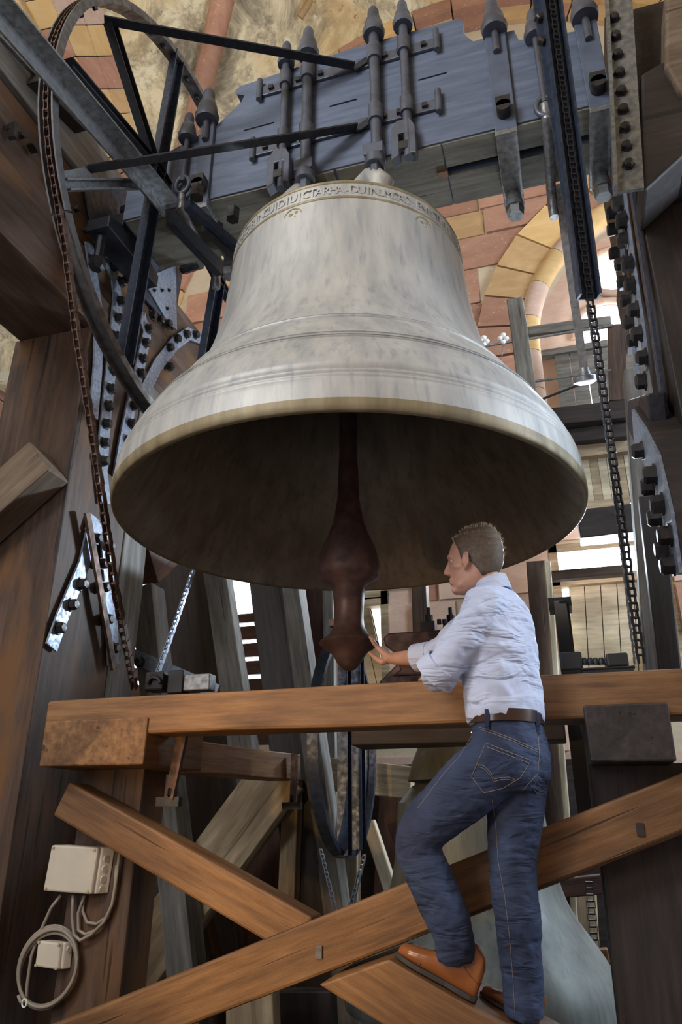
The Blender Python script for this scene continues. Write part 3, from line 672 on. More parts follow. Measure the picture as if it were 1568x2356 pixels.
# eye-bolt rods with a looped hanger passing beneath
for (tx, ty, bx, by) in ((1231, 92, 1252, 240), (430, 325, 424, 420)):
    t_, b_ = PY(tx, ty, YF - .03), PY(bx, by, YF - .03); x = (t_.x + b_.x) / 2
    mb = MB(); mb.cyl((x, YF - .04, b_.z), (x, YF - .04, t_.z + .02), .018, n=10); er = mb.build('eye_rod', 'slate_iron', yk, smooth=50)
    mb = MB(); cap(mb, x, YF - .04, t_.z, 1.15); mb.build('cap_nut', 'slate_iron', er, smooth=40)
    mb = MB(); mb.sweep([(x + .05 * math.cos(q), YF - .04, b_.z - .03 + .07 * math.sin(q)) for q in [2 * PI * k / 16 for k in range(16)]], .016, 8, closed=True); mb.build('eye_loop', 'slate_iron', er, smooth=60)
    mb = MB(); mb.sweep([(x, YF - .03, YB + .05), (x, YF - .03, YB - .05), (x, YF + .1, YB - .09), (x, YK - .05, YB - .10), (x, YK + .02, YB - .16), (x, YK + .03, YB - .26)], .03, 8); mb.build('hanger', 'steel_grey', er, smooth=60)
for x in (-1.72, 1.62):                     # gudgeon pins in their bearings
    mb = MB(); mb.cyl((x, 0, 5.52), (x + .1, 0, 5.52), .07, n=20); mb.build('gudgeon', 'steel_grey', yk, smooth=40)
# ================================================================== bell wheel at the far end of the yoke
WX, WC, WR = -1.2, V((-1.2, .05, 5.40)), 1.435
def wp(a, r=WR, x=WX): return V((x, WC.y + r * math.cos(a), WC.z + r * math.sin(a)))
def arc(a0, a1, n): return [math.radians(a0 + (a1 - a0) * k / n) for k in range(n + 1)]
def rimseg(a0, a1, n, mat, name):
    mb = MB(); vs = []; A = arc(a0, a1, n)
    sec = [(-.045, WR + .03), (-.045, WR - .02), (.045, WR - .02), (.045, WR + .03), (.035, WR + .03), (.035, WR - .008), (-.035, WR - .008), (-.035, WR + .03)]
    for a in A: vs += [wp(a, r, WX + dx) for dx, r in sec]
    m_ = len(sec); fs = [(i * m_ + k, i * m_ + (k + 1) % m_, (i + 1) * m_ + (k + 1) % m_, (i + 1) * m_ + k) for i in range(n) for k in range(m_)]
    fs += [tuple(range(m_)), tuple(reversed(range(n * m_, n * m_ + m_)))]
    mb.add(vs, fs); return mb.build(name, mat, yk if name == 'bell_wheel' else wh, smooth=40)
wh = rimseg(215.5, 379.5, 60, 'wheel_steel', 'bell_wheel'); wh['label'] = 'large steel bell wheel with channel spokes'
rimseg(20, 132, 40, 'wheel_steel', 'rim_segment'); rimseg(132.5, 215, 40, 'wheel_steel', 'rim_segment')
def chan(p0, p1, w, name='spoke', mat='steel_black', parent=wh, d=.05, up=(1, 0, 0)):
    """rolled channel: web and two flanges"""
    p0, p1 = V(p0), V(p1); mb = MB(); x = (p1 - p0).normalized(); u = V(up); u = (u - x * u.dot(x)).normalized(); s = x.cross(u)
    mb.bar(p0, p1, w, .010, u)
    for k in (-1, 1): mb.bar(p0 + s * (k * w / 2) + u * d / 2, p1 + s * (k * w / 2) + u * d / 2, .010, d, u)
    return mb.build(name, mat, parent)
def on(px, py): return PX(px, py, WX)
chan(on(402, 132), on(278, 830), .10, mat='steel_blue'); chan(on(505, 588), on(455, 890), .12, mat='steel_blue')
chan(on(245, 55), on(345, 370), .075); chan(on(150, 148), on(345, 375), .05)
chan(on(345, 370), on(520, 690), .06)
chan(on(140, 428), on(335, 426), .05, mat='steel_grey')
for a in list(range(28, 120, 7)) + list(range(150, 200, 9)):
    bolt(wp(math.radians(a), WR - .02), -(wp(math.radians(a)) - WC), wh, BOLTS, scale=.8)
# angle-iron stays from the wheel to the yoke front
def angle_iron(name, p0, p1, w, mat, label, cat='bar', parent=None, up=(0, 0, 1)):
    mb = MB(); p0, p1 = V(p0), V(p1); x = (p1 - p0).normalized(); u = V(up); u = (u - x * u.dot(x)).normalized(); s = x.cross(u)
    mb.bar(p0 + s * w / 2, p1 + s * w / 2, w, .012, u); mb.bar(p0 + u * w / 2, p1 + u * w / 2, .012, w, u)
    return mb.build(name, mat, parent, label, None if parent else cat)
for (a, b) in (((240, 56), (812, 160)), ((205, 398), (818, 300))):
    p0 = PX(*a, WX); p1 = PY(*b, YF - .03)
    angle_iron('wheel_stay', p0, p1, .055, 'steel_black', None, parent=wh)
    mb = MB(); mb.bar(p1, p1 + V((.1, .0, .06)), .01, .05); mb.build('stay_tab', 'steel_black', wh)
p0, p1 = PX(140, 410, WX), PX(207, 397, WX); mb = MB(); mb.bar(p0, p1, .02, .06); mb.build('stay_bracket', 'steel_grey', wh)
# lever bar reaching forward from the yoke end
p0, p1 = PX(-30, -40, -1.08), PX(396, 466, -1.06)
mb = MB(); mb.bar(p0, p1, .10, .012); mb.bar(p0 + V((-.05, 0, -.05)), p1 + V((-.05, 0, -.05)), .012, .1); mb.build('lever_bar', 'steel_grey', None, 'long grey angle-iron lever passing in front of the bell wheel', 'bar')
# ---- roller chains
def chain(name, pts, pitch, label, mat='bolt_iron', w=.022, group=None, axis=(1, 0, 0), zsc=1.0):
    mb = MB(); seg = []; tot = 0; pts = [V(p) for p in pts]
    for a, b in zip(pts, pts[1:]): seg.append((tot, a, b)); tot += (b - a).length
    def at(d):
        for s0, a, b in seg:
            L = (b - a).length
            if d <= s0 + L + 1e-6: return a + (b - a) * max(0, (d - s0) / L)
        return pts[-1]
    n = int(tot / pitch); ax = V(axis).normalized()
    for i in range(n):
        a, b = at(i * pitch), at((i + 1) * pitch); x = (b - a).normalized(); e = pitch * .12
        off = w / 2 * (1.0 if i % 2 else .78)
        for s_ in (-1, 1): mb.bar(a - x * e + ax * (off * s_), b + x * e + ax * (off * s_), .004, pitch * .62 * zsc, x.cross(ax))
        mb.cyl(a - ax * w * .42, a + ax * w * .42, pitch * .2, n=6)
    return mb.build(name, mat, None, label, 'chain', group)
ch = [wp(a, WR + .012) for a in arc(125, 205, 40)]
e0 = PY(310, 1585, -.05)
chain('drive_chain', ch + [PX(150, 560, WX + .02), PX(175, 760, WX + .04), PX(215, 1010, WX + .1), PX(262, 1340, WX + .18), e0], .05, 'rusty roller chain running off the bell wheel down beside the timber post', 'steel_rust', .03)
chain('return_chain', [PY(452, 1290, .5), PY(408, 1420, .35), PY(358, 1562, .2)], .034, 'bright thin roller chain slanting to the sprocket on the front beam', 'steel_silver', .02)

# ---- hammer rod hanging from the near end of the yoke
p0, p1 = PY(1283, 425, .28), PY(1345, 868, .75)
hr = thing('hammer_rod', p1, 'pale flat iron rod hanging from the yoke, foot disc at its end', 'rod')
mb = MB(); mb.bar(p0, p1, .05, .02, (0, 1, 0)); mb.build('rod', 'steel_grey', hr)
mb = MB(); mb.lathe([(.03, .06), (.04, .01), (.075, 0), (.075, -.03), (.04, -.045)], p1, 16, p0 - p1); mb.build('foot_disc', 'steel_grey', hr, smooth=40)
# ---- channel guide and chains on the near side
cg = thing('chain_channel', PY(1352, 690, -.75), 'dark blue steel channel hanging past the yoke strap irons, chain inside', 'channel')
p0, p1 = PY(1258, -30, -.95), PY(1350, 690, -.72)
chan(p0, p1, .085, 'channel_web', 'steel_blue', cg, .05, -FH)
mb = MB(); mb.bar(p0 - RT * .065, p1 - RT * .02, .035, .012, FH); mb.build('channel_strip', 'steel_blue', cg)
for k in (.03, .12, .2): bolt(p0.lerp(p1, k) - RT * .06, -FH, cg, BOLTS)
ud = -FH; xd = (p1 - p0).normalized(); ud = (ud - xd * ud.dot(xd)).normalized(); q1 = PY(1476, 1530, -.28)
chain('drive_chain', [p0 + ud * .03, p1 + ud * .03, q1], .030, 'black roller chain running straight down to the black drive motor', 'steel_black', .028, axis=RT)
chain('return_chain', [PY(1353, 702, -.70), PY(1400, 1010, -.5), PY(1464, 1530, -.22)], .024, 'thinner grey roller chain hanging alongside the black one', 'steel_grey', .016, axis=RT)

# ================================================================== bell frame, left side
LX = -1.8
lt = thing('side_beam', (-2.1, 0, 4.8), 'deep weathered brown side beam carrying the far end of the yoke', 'beam')
for (z0, z1, y0, y1, dx, mt) in ((4.8, 5.30, -3.2, 3.7, 0, 'wood_brown'), (5.31, 5.78, -3.2, 3.7, -.02, 'wood_brown'), (5.79, 6.2, -3.2, .55, .015, 'wood_grey')):
    beam('timber', (-2.1 + dx, y0, (z0 + z1) / 2), (-2.1 + dx, y1, (z0 + z1) / 2), .6, z1 - z0, mt, parent=lt)
mb = MB(); mb.bar(PX(0, 75, LX + .03), PX(110, 195, LX + .03), .02, .07); mb.build('steel_rail', 'steel_grey', lt)
pr = [PX(55, 195, LX), PX(170, 310, LX), PX(178, 285, LX), PX(90, 150, LX)]
mb = MB(); mb.prism([p for p in pr], (.0, 0, 0), (.10, 0, 0)); mb.build('cleat', 'wood_dark', lt, bev=.01)
for a, b in (((30, 285), (28, 318)), ((70, 330), (82, 350))):
    mb = MB(); mb.bar(PX(*a, LX + .03), PX(*b, LX + .03), .05, .03); mb.build('staple', 'bolt_iron', lt)
for px, py in ((48, 312), (75, 340), (20, 300)): bolt(PX(px, py, LX), (1, 0, 0), lt, BOLTS)
# silver gusset plate under the bearing and bearing block
mb = MB(); mb.prism([PX(x, y, LX) for x, y in ((190, 430), (300, 410), (420, 600), (395, 760), (330, 690), (300, 640), (215, 560))], (0.002, 0, 0), (.018, 0, 0)); gp = mb.build('gusset_plate', 'steel_blue', lt)
mb = MB(); mb.prism([PX(x, y, LX) for x, y in ((330, 640), (398, 612), (400, 760), (382, 748), (335, 668))], (0.02, 0, 0), (.028, 0, 0)); gp2 = mb.build('gusset_plate', 'steel_silver', lt)
for px, py in ((338, 655), (354, 668), (372, 668), (388, 668), (384, 710)): bolt(PX(px, py, LX + .03), (1, 0, 0), gp2, BOLTS, scale=.6)
br = thing('bearing_block', (LX + .1, 0, 5.3), 'black iron bearing block under the far yoke end', 'bearing')
mb = MB(); mb.prism([(LX + .15, y, z) for y, z in ((-.32, 5.32), (.32, 5.32), (.32, 5.42), (.18, 5.46), (.14, 5.62), (-.14, 5.62), (-.18, 5.46), (-.32, 5.42))], (-.08, 0, 0), (.10, 0, 0)); mb.build('housing', 'steel_black', br, bev=.01)
for y in (-.25, .25):
    mb = MB(); mb.cyl((LX + .15, y, 5.1), (LX + .15, y, 5.36), .03, n=8); mb.lathe([(.055, 0), (.055, .06), (.035, .08)], (LX + .15, y, 5.12), 6, (0, 0, -1)); mb.build('anchor_bolt', 'steel_black', br)
for (x, y, L) in ((285, 488, .10), (445, 440, .1), (292, 562, .09), (420, 620, .1)):
    p = PX(x, y, LX + .06); mb = MB(); mb.cyl(p, p + V((L + .1, -.05, -.03)), .045, n=6); mb.build('bearing_bolt', 'bolt_iron', br)
# cross girders under the yoke end (dark plates beside the bell shoulder)
for (a, b, w_, mt) in (((390, 500), (505, 620), .13, 'steel_black'), ((430, 470), (550, 575), .07, 'steel_blue'), ((470, 520), (548, 590), .10, 'bolt_iron')):
    mb = MB(); mb.bar(PZ(*a, 5.08), PZ(*b, 5.08), .05, w_ * .8); mb.build('support_girder', mt, br)
for x, y in ((452, 455), (497, 540), (535, 505)):
    p = PZ(x, y, 5.1); mb = MB(); mb.cyl(p + V((0, 0, .08)), p, .042, n=6); mb.build('girder_bolt', 'bolt_iron', br)

# main post with its riveted straps
post = thing('corner_post', (-2.1, .3, 0), 'stout reddish-brown corner post bound with silvery bolted straps', 'post')
beam('timber', (-2.12, .32, 0), (-2.12, .32, 4.8), .62, .66, 'wood_brown', parent=post, up=(0, 1, 0))
def strap(pix, w, mat, parent, X, bolts, nrm=(1, 0, 0), t=.014, me=None, jitter=0):
    pts = [PX(x, y, X) for x, y in pix]; mb = MB(); vs = []
    for i, p in enumerate(pts):
        d = (pts[min(i + 1, len(pts) - 1)] - pts[max(i - 1, 0)]).normalized(); s = d.cross(V(nrm)).normalized() * (w / 2); n_ = V(nrm) * t
        vs += [p - s, p + s, p + s + n_, p - s + n_]
    fs = [(3, 2, 1, 0), tuple(range(4 * len(pts) - 4, 4 * len(pts)))]
    for i in range(len(pts) - 1): fs += [(4 * i + k, 4 * i + (k + 1) % 4, 4 * i + 4 + (k + 1) % 4, 4 * i + 4 + k) for k in range(4)]
    mb.add(vs, fs); st = mb.build('steel_strap', mat, parent)
    for x, y in bolts: bolt(PX(x, y, X) + V(nrm) * t, nrm, st, me)
    return st
# left strap
strap([(228, 575), (262, 640), (268, 690), (262, 760), (250, 870), (238, 990), (232, 1080), (240, 1160)], .11, 'steel_silver', post, LX + .005,
      [(233, 586), (255, 614), (274, 650), (271, 694), (266, 734), (260, 775), (253, 812), (255, 853), (249, 896), (243, 935), (238, 977), (234, 1020), (232, 1062)])
strap([(322, 718), (335, 770), (318, 850), (300, 930), (285, 1000), (268, 1100)], .11, 'steel_silver', post, LX + .005,
      [(344, 726), (362, 736), (380, 746), (336, 758), (329, 790), (322, 826), (318, 860), (309, 900), (302, 935), (296, 976), (290, 1015)])
strap([(202, 560), (225, 720), (222, 850), (212, 960)], .09, 'steel_silver', post, LX + .003, [(204, 595), (190, 532), (168, 482)], me=BOLTS)
strap([(200, 1200), (240, 1240), (248, 1330), (255, 1440), (258, 1530)], .12, 'steel_silver', post, LX + .006,
      [(215, 1240), (228, 1298), (233, 1352), (240, 1425), (255, 1492), (180, 1345), (158, 1392), (128, 1445), (243, 1258)])
strap([(215, 1190), (190, 1300), (140, 1420), (115, 1490)], .10, 'steel_silver', post, LX + .004, [])
strap([(330, 900), (360, 840), (400, 790), (432, 768), (462, 780), (482, 800), (490, 830)], .11, 'steel_silver', lt, LX + .008,
      [(384, 800), (401, 780), (423, 770), (444, 771), (384, 845)])
mb = MB(); mb.bar(PX(262, 1540, LX + .05), PX(200, 1180, LX + .05), .02, .05); mb.build('edge_rail', 'steel_rust', post)
# inner grey timber face beside the post and the braces of the side frame
beam('brace', (-2.03, .80, 0), (-2.03, .80, 4.8), .45, .29, 'wood_grey', 'weathered grey upright standing against the bolted corner post', 'post', up=(0, 1, 0))
beam('brace', (-2.1, 1.13, 3.55), (-2.1, 2.35, 4.61), .5, .42, 'wood_red', 'short dark brace rising behind the bell under the side beam', 'brace', up=(1, 0, 0))
beam('brace', PY(-120, 1270, -.12) , PY(112, 1062, -.12), .28, .2, 'wood_mid', 'lighter brown diagonal brace notched into the corner post', 'brace', up=(0, 1, 0))
beam('brace', (-2.9, -.4, 3.3), (-2.9, -.4, 5.0), .3, .5, 'wood_dark', 'dark upright post beyond the reddish-brown corner post', 'post', up=(0, 1, 0))

# ================================================================== bell frame, right side
RX = 1.68
rb = thing('side_beam', (2.0, 0, 4.8), 'dark side beam with shaped corbel end on top of the near-black post', 'beam')
for (z0, z1, y0, y1, mt) in ((4.85, 5.35, -.3, 1.5, 'wood_dark'), (5.36, 6.3, -.1, 1.3, 'wood_dark')): beam('timber', (RX + .32, y0, (z0 + z1) / 2), (RX + .32, y1, (z0 + z1) / 2), .6, z1 - z0, mt, parent=rb)  # darker wood than the opposite side beam, to carry this side's shade
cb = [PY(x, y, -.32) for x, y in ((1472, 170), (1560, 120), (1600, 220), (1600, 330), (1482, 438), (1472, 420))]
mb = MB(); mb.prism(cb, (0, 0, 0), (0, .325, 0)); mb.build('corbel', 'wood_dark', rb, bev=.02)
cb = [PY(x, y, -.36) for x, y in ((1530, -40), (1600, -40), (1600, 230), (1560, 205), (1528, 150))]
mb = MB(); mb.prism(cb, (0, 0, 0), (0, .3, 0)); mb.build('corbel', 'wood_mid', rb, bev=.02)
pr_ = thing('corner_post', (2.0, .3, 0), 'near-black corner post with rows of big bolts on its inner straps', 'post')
beam('timber', (RX + .33, .35, 0), (RX + .33, .35, 4.84), .62, .68, 'wood_dark', parent=pr_, up=(0, 1, 0))  # shade put into the colour: darker wood than the matching opposite post
def rstrap(pix, w, mat, bolts, parent=pr_, X=RX - .004, scale=1.35, me=None):
    st = strap(pix, w, mat, parent, X, [], nrm=(-1, 0, 0), t=.016)
    for x, y in bolts: bolt(PX(x, y, X) + V((-.016, 0, 0)), (-1, 0, 0), st, me, scale=scale)
rstrap([(1446, 330), (1456, 440), (1475, 570), (1496, 700), (1510, 800), (1540, 1000), (1570, 1160)], .10, 'steel_blue', [])
rstrap([(1432, 400), (1444, 500), (1460, 620), (1478, 740), (1492, 850)], .12, 'steel_silver',
       [(1448, 418), (1438, 465), (1446, 505), (1449, 550), (1460, 605), (1466, 655), (1474, 710), (1482, 765), (1494, 820), (1492, 875)])
rstrap([(1418, 420), (1428, 520), (1440, 640), (1458, 780), (1470, 870)], .10, 'steel_silver',
       [(1422, 485), (1424, 525), (1428, 580), (1442, 605), (1448, 648), (1454, 690), (1462, 738), (1470, 780)])
lowp = [(1462, 985), (1490, 1030), (1520, 1090), (1545, 1200), (1562, 1320)]
rstrap(lowp, .22, 'steel_silver', [(1486, 1035), (1516, 1090), (1510, 1118), (1534, 1158), (1526, 1190), (1552, 1230), (1544, 1262), (1558, 1300)], X=1.55, scale=1.3)
pk_ = strap(lowp, .25, 'wood_dark', pr_, 1.551, [], nrm=(1, 0, 0), t=.15); pk_.name = 'packing_timber'
mb = MB(); mb.prism([PX(x, y, 1.66) for x, y in ((1480, 915), (1530, 900), (1545, 1060), (1510, 1050), (1475, 975))], (0, 0, 0), (-.09, 0, 0)); mb.build('iron_wedge', 'steel_black', pr_, bev=.01)
# flanged steel strip running down the far edge of the frame
fs_ = thing('steel_upright', PY(1450, 440, -.1), 'pale steel strip with small bolts on the end of the dark side beam', 'post')
a_, b_ = PY(1420, -60, -.335), PY(1447, 440, -.335)
mb = MB(); mb.bar(a_, b_, .14, .02, (0, 1, 0)); mb.bar(a_ - RT * .07, b_ - RT * .07, .02, .07, (0, 1, 0)); mb.build('strip', 'steel_grey', fs_)
for k in range(9):
    bolt(PY(1412 + 4.1 * k, 45 + 42 * k, -.345), (0, -1, 0), fs_, BOLTS, scale=1.2)
beam('rear_post', PY(1464, 860, 1.3), PY(1520, 1560, 1.3), .18, .16, 'wood_grey', 'greyish rear post beyond the near-black corner post', 'post', up=(0, 1, 0))
beam('rear_post', PY(1492, 1150, .95), PY(1540, 1560, .95), .12, .14, 'wood_dark', 'slim dark post between the near-black corner post and the greyish one', 'post', up=(0, 1, 0))

# ================================================================== lower front frame
FY = -.36
zt, zb = PY(800, 1576, FY).z, PY(800, 1672, FY).z
x0 = PY(112, 1600, FY).x
hb = beam('cross_beam', (x0, FY + .11, (zt + zb) / 2), (1.75, FY + .11, (zt + zb) / 2), .22, zt - zb, 'wood_warm', 'long squared warm-brown beam at the man\'s waist, below the bell', 'beam', bev=.014)
# beam ends below it and the rails running back
def backbeam(name, xa, xb, y0, y1, za, zb_, mat, label): return beam(name, ((xa + xb) / 2, y0, (za + zb_) / 2), ((xa + xb) / 2, y1, (za + zb_) / 2), abs(xb - xa), abs(za - zb_), mat, label, 'beam')
a, b = PY(116, 1655, FY + .02), PY(338, 1762, FY + .02)
blkx = b.x; backbeam('sill_beam', a.x, b.x, FY - .015, .2, PY(200, 1654, FY - .015).z, b.z, 'wood_warm', 'warm brown block-like beam end under the waist-high beam')
a2, b2 = PY(345, 1692, -.1), PY(345, 1770, -.1)
beam('rail_beam', (a2.x, .2, (a2.z + b2.z) / 2), (PY(655, 1785, 1.3).x, 1.3, (a2.z + b2.z) / 2), .24, a2.z - b2.z, 'wood_warm', 'pale brown rail receding behind the crossed braces', 'beam')
a, b = PY(1342, 1622, FY - .10), PY(1556, 1752, FY - .10)
backbeam('sill_beam', a.x, b.x, FY - .10, .5, a.z - .004, b.z, 'wood_dark', 'dark block-like beam end under the waist-high beam, beside the man')  # darker wood here carries the shade beside the man
pL = thing('frame_post', (-.95, -.1, 0), 'brown front post behind the braces, cable boxes fixed to it', 'post')
pt_ = PY(262, 1766, FY + .27); beam('timber', (pt_.x, FY + .39, pt_.z), (pt_.x - .03, FY + .39, 0), .34, .24, 'wood_brown', parent=pL, up=(0, 1, 0))
xr = PY(1360, 1800, FY + .02).x
beam('frame_post', (xr + .22, FY + .27, PY(1400, 1752, FY).z), (xr + .20, FY + .27, 0), .44, .28, 'wood_dark', 'dark square post under the dark beam end', 'post', up=(0, 1, 0))  # same timber as the brown posts, darkened to carry the shade
# crossed braces
pA0, pA1 = PY(-20, 2475, FY - .02), PY(1640, 1820, FY - .02)
brA = beam('cross_brace', pA0 + V((0, .07, 0)), pA1 + V((0, .07, 0)), .14, .185, 'wood_warm', 'long diagonal brace with square pegs in its face, crossing in front of another', 'brace', up=V((0, 1, 0)).cross(pA1 - pA0), bev=.012)
for px, py in ((733, 2190), (1472, 1908)):
    c = PY(px, py, FY - .025); mb = MB(); mb.box(c - V((.013, .004, .022)), c + V((.013, .01, .022))); mb.build('peg', 'wood_grey' if px < 1000 else 'wood_dark', brA)
pB0, pB1 = PY(140, 1836, FY + .12), PY(700, 2160, FY + .12)
beam('cross_brace', pB0 + V((0, .07, 0)), pB1 + V((0, .07, 0)), .14, .165, 'wood_warm', 'shorter diagonal brace passing behind the long pegged one', 'brace', up=V((0, 1, 0)).cross(pB1 - pB0), bev=.012)
# lower continuation of the falling brace: the man stands on its upper edge
FTY = -.56
mb = MB(); FT0, FT1 = PY(895, 2207, FTY), PY(1400, 2502, FTY)
ftp = [PY(x, y, FTY) for x, y in ((732, 2266),)] + [FT0, FT1] + [PY(x, y, FTY) for x, y in ((1400, 2690), (876, 2356))]
ftm = frame(FT0, FT1); fti = ftm.inverted()
mb.prism([fti @ p for p in ftp], fti.to_3x3() @ V((0, 0, 0)), fti.to_3x3() @ V((0, .44, 0)))
mb.build('foot_timber', 'wood_warm', None, 'sloping thick timber at the bottom that the man stands on', 'beam', bev=.008, mw=ftm)
# clamp rods
for (a, b, Y, w_, lab) in (((346, 1690), (312, 1840), -.16, .05, 'dark iron clamp strap hanging below the waist-high beam'), ((676, 1735), (672, 1850), 1.12, .03, 'rusty iron clamp rod on the receding rail')):
    p0, p1 = PY(*a, Y), PY(*b, Y)
    if Y < 0: p1.x += blkx + .075 - p0.x; p0.x = blkx + .075
    cr = thing('clamp_rod', p1, lab, 'clamp'); mb = MB(); mb.bar(p0, p1, w_, .02, (0, 1, 0)); mb.build('strap', 'steel_rust', cr)
    mb = MB(); mb.bar(p0 + V((.025, -.02, 0)), p1 + V((.025, -.02, 0)), .014, .014, (0, 1, 0)); mb.build('rod', 'steel_rust', cr); bolt(p0.lerp(p1, .9), (1, -.3, 0), cr, BOLTS)
    mb = MB(); mb.box(p1 - V((.06, .02, .03)), p1 + V((.06, .02, .01))); mb.build('clamp_plate', 'bolt_iron', cr)

# junction boxes and cables on the front post
JY = FY + .268
def jbox(name, x0, y0, x1, y1, sk, label, dp, n):
    r = thing(name, PY((x0 + x1) / 2, y1, JY), label, 'box', 'cable boxes on the front post')
    c = [PY(x0 + sk, y0, JY - dp), PY(x1 + sk * .85, y0 + 6, JY - dp), PY(x1, y1 + 4, JY - dp), PY(x0, y1 - 4, JY - dp)]
    mb = MB(); mb.hexa(c + [p + V((.012, dp * .62, .0)) for p in c]); o = mb.build('lid', 'box_plastic', r, bev=.008)
    mb = MB(); mb.hexa([p + V((.014, dp * .3, 0)) for p in c] + [p + V((.05 * dp / .07, dp, 0)) for p in c]); mb.build('housing', 'box_plastic', r, bev=.006)
    ctr = sum(c, V()) / 4
    for p in c:
        q = p.lerp(ctr, .12); mb = MB(); mb.lathe([(.007, 0), (.007, .004), (.001, .006)], q, 10, (0, -1, 0)); mb.build('screw', 'box_screw', r, smooth=40)
    for k in range(n):
        q = c[1].lerp(c[2], .25 + .22 * k) + V((.026, dp * .6, 0)); mb = MB(); mb.cyl(q, q + V((.008, -.003, 0)), .016 if n > 1 else .012, n=14); mb.build('knockout', 'box_plastic', r, smooth=40)
    return c
jbox('junction_box', 98, 1944, 208, 2054, 20, 'large beige junction box on the front post, cables below', .07, 4)
jbox('junction_box', 79, 2164, 132, 2228, 8, 'small beige junction box inside the cable coil', .05, 1)
cc = PY(112, 2225, JY - .02)
def coilpt(q, k): return PY(110 + 67 * math.cos(q) * (1 - .012 * k) + 16 * math.sin(q), 2222 - 92 * math.sin(q) * (1 - .012 * k) + 3 * k, JY - .02 - .012 * (k % 3))
cbl = thing('cable_coil', PY(75, 2310, JY), 'coil of grey cable tied up around the small junction box', 'cable')
for k in range(5):
    mb = MB(); mb.sweep([coilpt(2 * PI * i / 36 + k, k) for i in range(36)], .0075, 8, closed=True); mb.build('cable_turn', 'cable_grey', cbl, smooth=180)
mb = MB(); mb.sweep([PY(x, y, JY - .025) for x, y in ((140, 2060), (118, 2088), (92, 2145), (72, 2200), (62, 2270), (62, 2300), (48, 2306), (42, 2290))], .008, 8); mb.build('cable_lead', 'cable_grey', cbl, smooth=180)
mb = MB(); mb.sweep([PY(56, 2308, JY - .05) + V((.012 * math.cos(q), 0, .016 * math.sin(q))) for q in [2 * PI * k / 12 for k in range(12)]], .004, 6, closed=True); mb.build('cable_tie', 'insulator', cbl)
lead = [[(168, 2060), (166, 2110), (170, 2150), (184, 2164), (210, 2150), (240, 2120), (258, 2080), (268, 2020), (275, 1960)], [(195, 2060), (180, 2100), (180, 2140), (196, 2150), (222, 2140), (248, 2110), (264, 2060), (272, 1990), (278, 1950)], [(193, 2062), (190, 2095), (200, 2122), (222, 2126), (246, 2110), (262, 2070), (268, 1990)]]
for k, lp in enumerate(lead):
    pts = [PY(x, y, JY - .032 + .01 * k) for x, y in lp]; fine = []
    for a, b in zip(pts, pts[1:]): fine += [a, a.lerp(b, .5)]
    mb = MB(); mb.sweep(fine + [pts[-1]], .0075, 8); mb.build('cable', 'cable_grey', None, ('outer', 'middle', 'inner')[k] + ' loop of grey cable hanging below the large junction box', 'cable', smooth=180)

# ================================================================== sprocket and motor bits standing on the beam
sp = thing('sprocket_drive', PY(370, 1585, .05), 'black sprocket housing with grey motor body where the bright chain ends', 'motor')
c = PY(362, 1570, .05); mb = MB(); mb.box(c + V((-.05, -.05, -.05)), c + V((.06, .05, .05))); mb.build('housing', 'machine_black', sp, bev=.01)
c2 = PY(420, 1570, .05); mb = MB(); mb.box(c2 + V((-.07, -.04, -.06)), c2 + V((.02, .05, .06))); mb.build('gear_case', 'machine_black', sp, bev=.006); mb = MB(); mb.box(c2 + V((.02, -.03, -.05)), c2 + V((.17, .05, .035))); mb.build('motor_body', 'steel_grey', sp, bev=.006)
mb = MB(); mb.sweep([PY(355 + 14 * math.cos(q), 1572 - 14 * math.sin(q), -.01) for q in [PI * k / 10 for k in range(11)]], .012, 6); mb.build('hook', 'bolt_iron', sp, smooth=60)
p0, p1 = PY(285, 1500, 1.18), PY(500, 1592, 1.18); mb = MB(); mb.bar(p0, p1, .02, .10, (0, 0, 1)); fp = mb.build('flat_plate', 'steel_silver', None, 'pale flat iron plate bolted across a grey upright', 'plate')
for x, y in ((295, 1515), (322, 1524)): bolt(PY(x, y, 1.165), (0, -1, 0), fp)
mo = thing('chain_motor', (PY(1370, 1540, -.2).x, -.2, zt), 'black drive motor with two covers standing on the waist-high beam', 'motor')
for (xa, ya, xb, yb, dd) in ((1290, 1500, 1336, 1545, .10), (1396, 1502, 1442, 1536, .10), (1336, 1532, 1460, 1545, .12)):
    a, b = PY(xa, yb, -.24), PY(xb, ya, -.24); mb = MB(); mb.box((a.x, -.26, max(a.z, zt)), (b.x, -.26 + dd, b.z)); mb.build('motor_cover', 'machine_black', mo, bev=.008)
for k in range(5):
    c = PY(1345 + 13 * k, 1530, -.23); mb = MB(); mb.lathe([(.012, 0), (.016, .015), (.008, .03)], c, 8); mb.build('terminal', 'machine_black', mo, smooth=50)

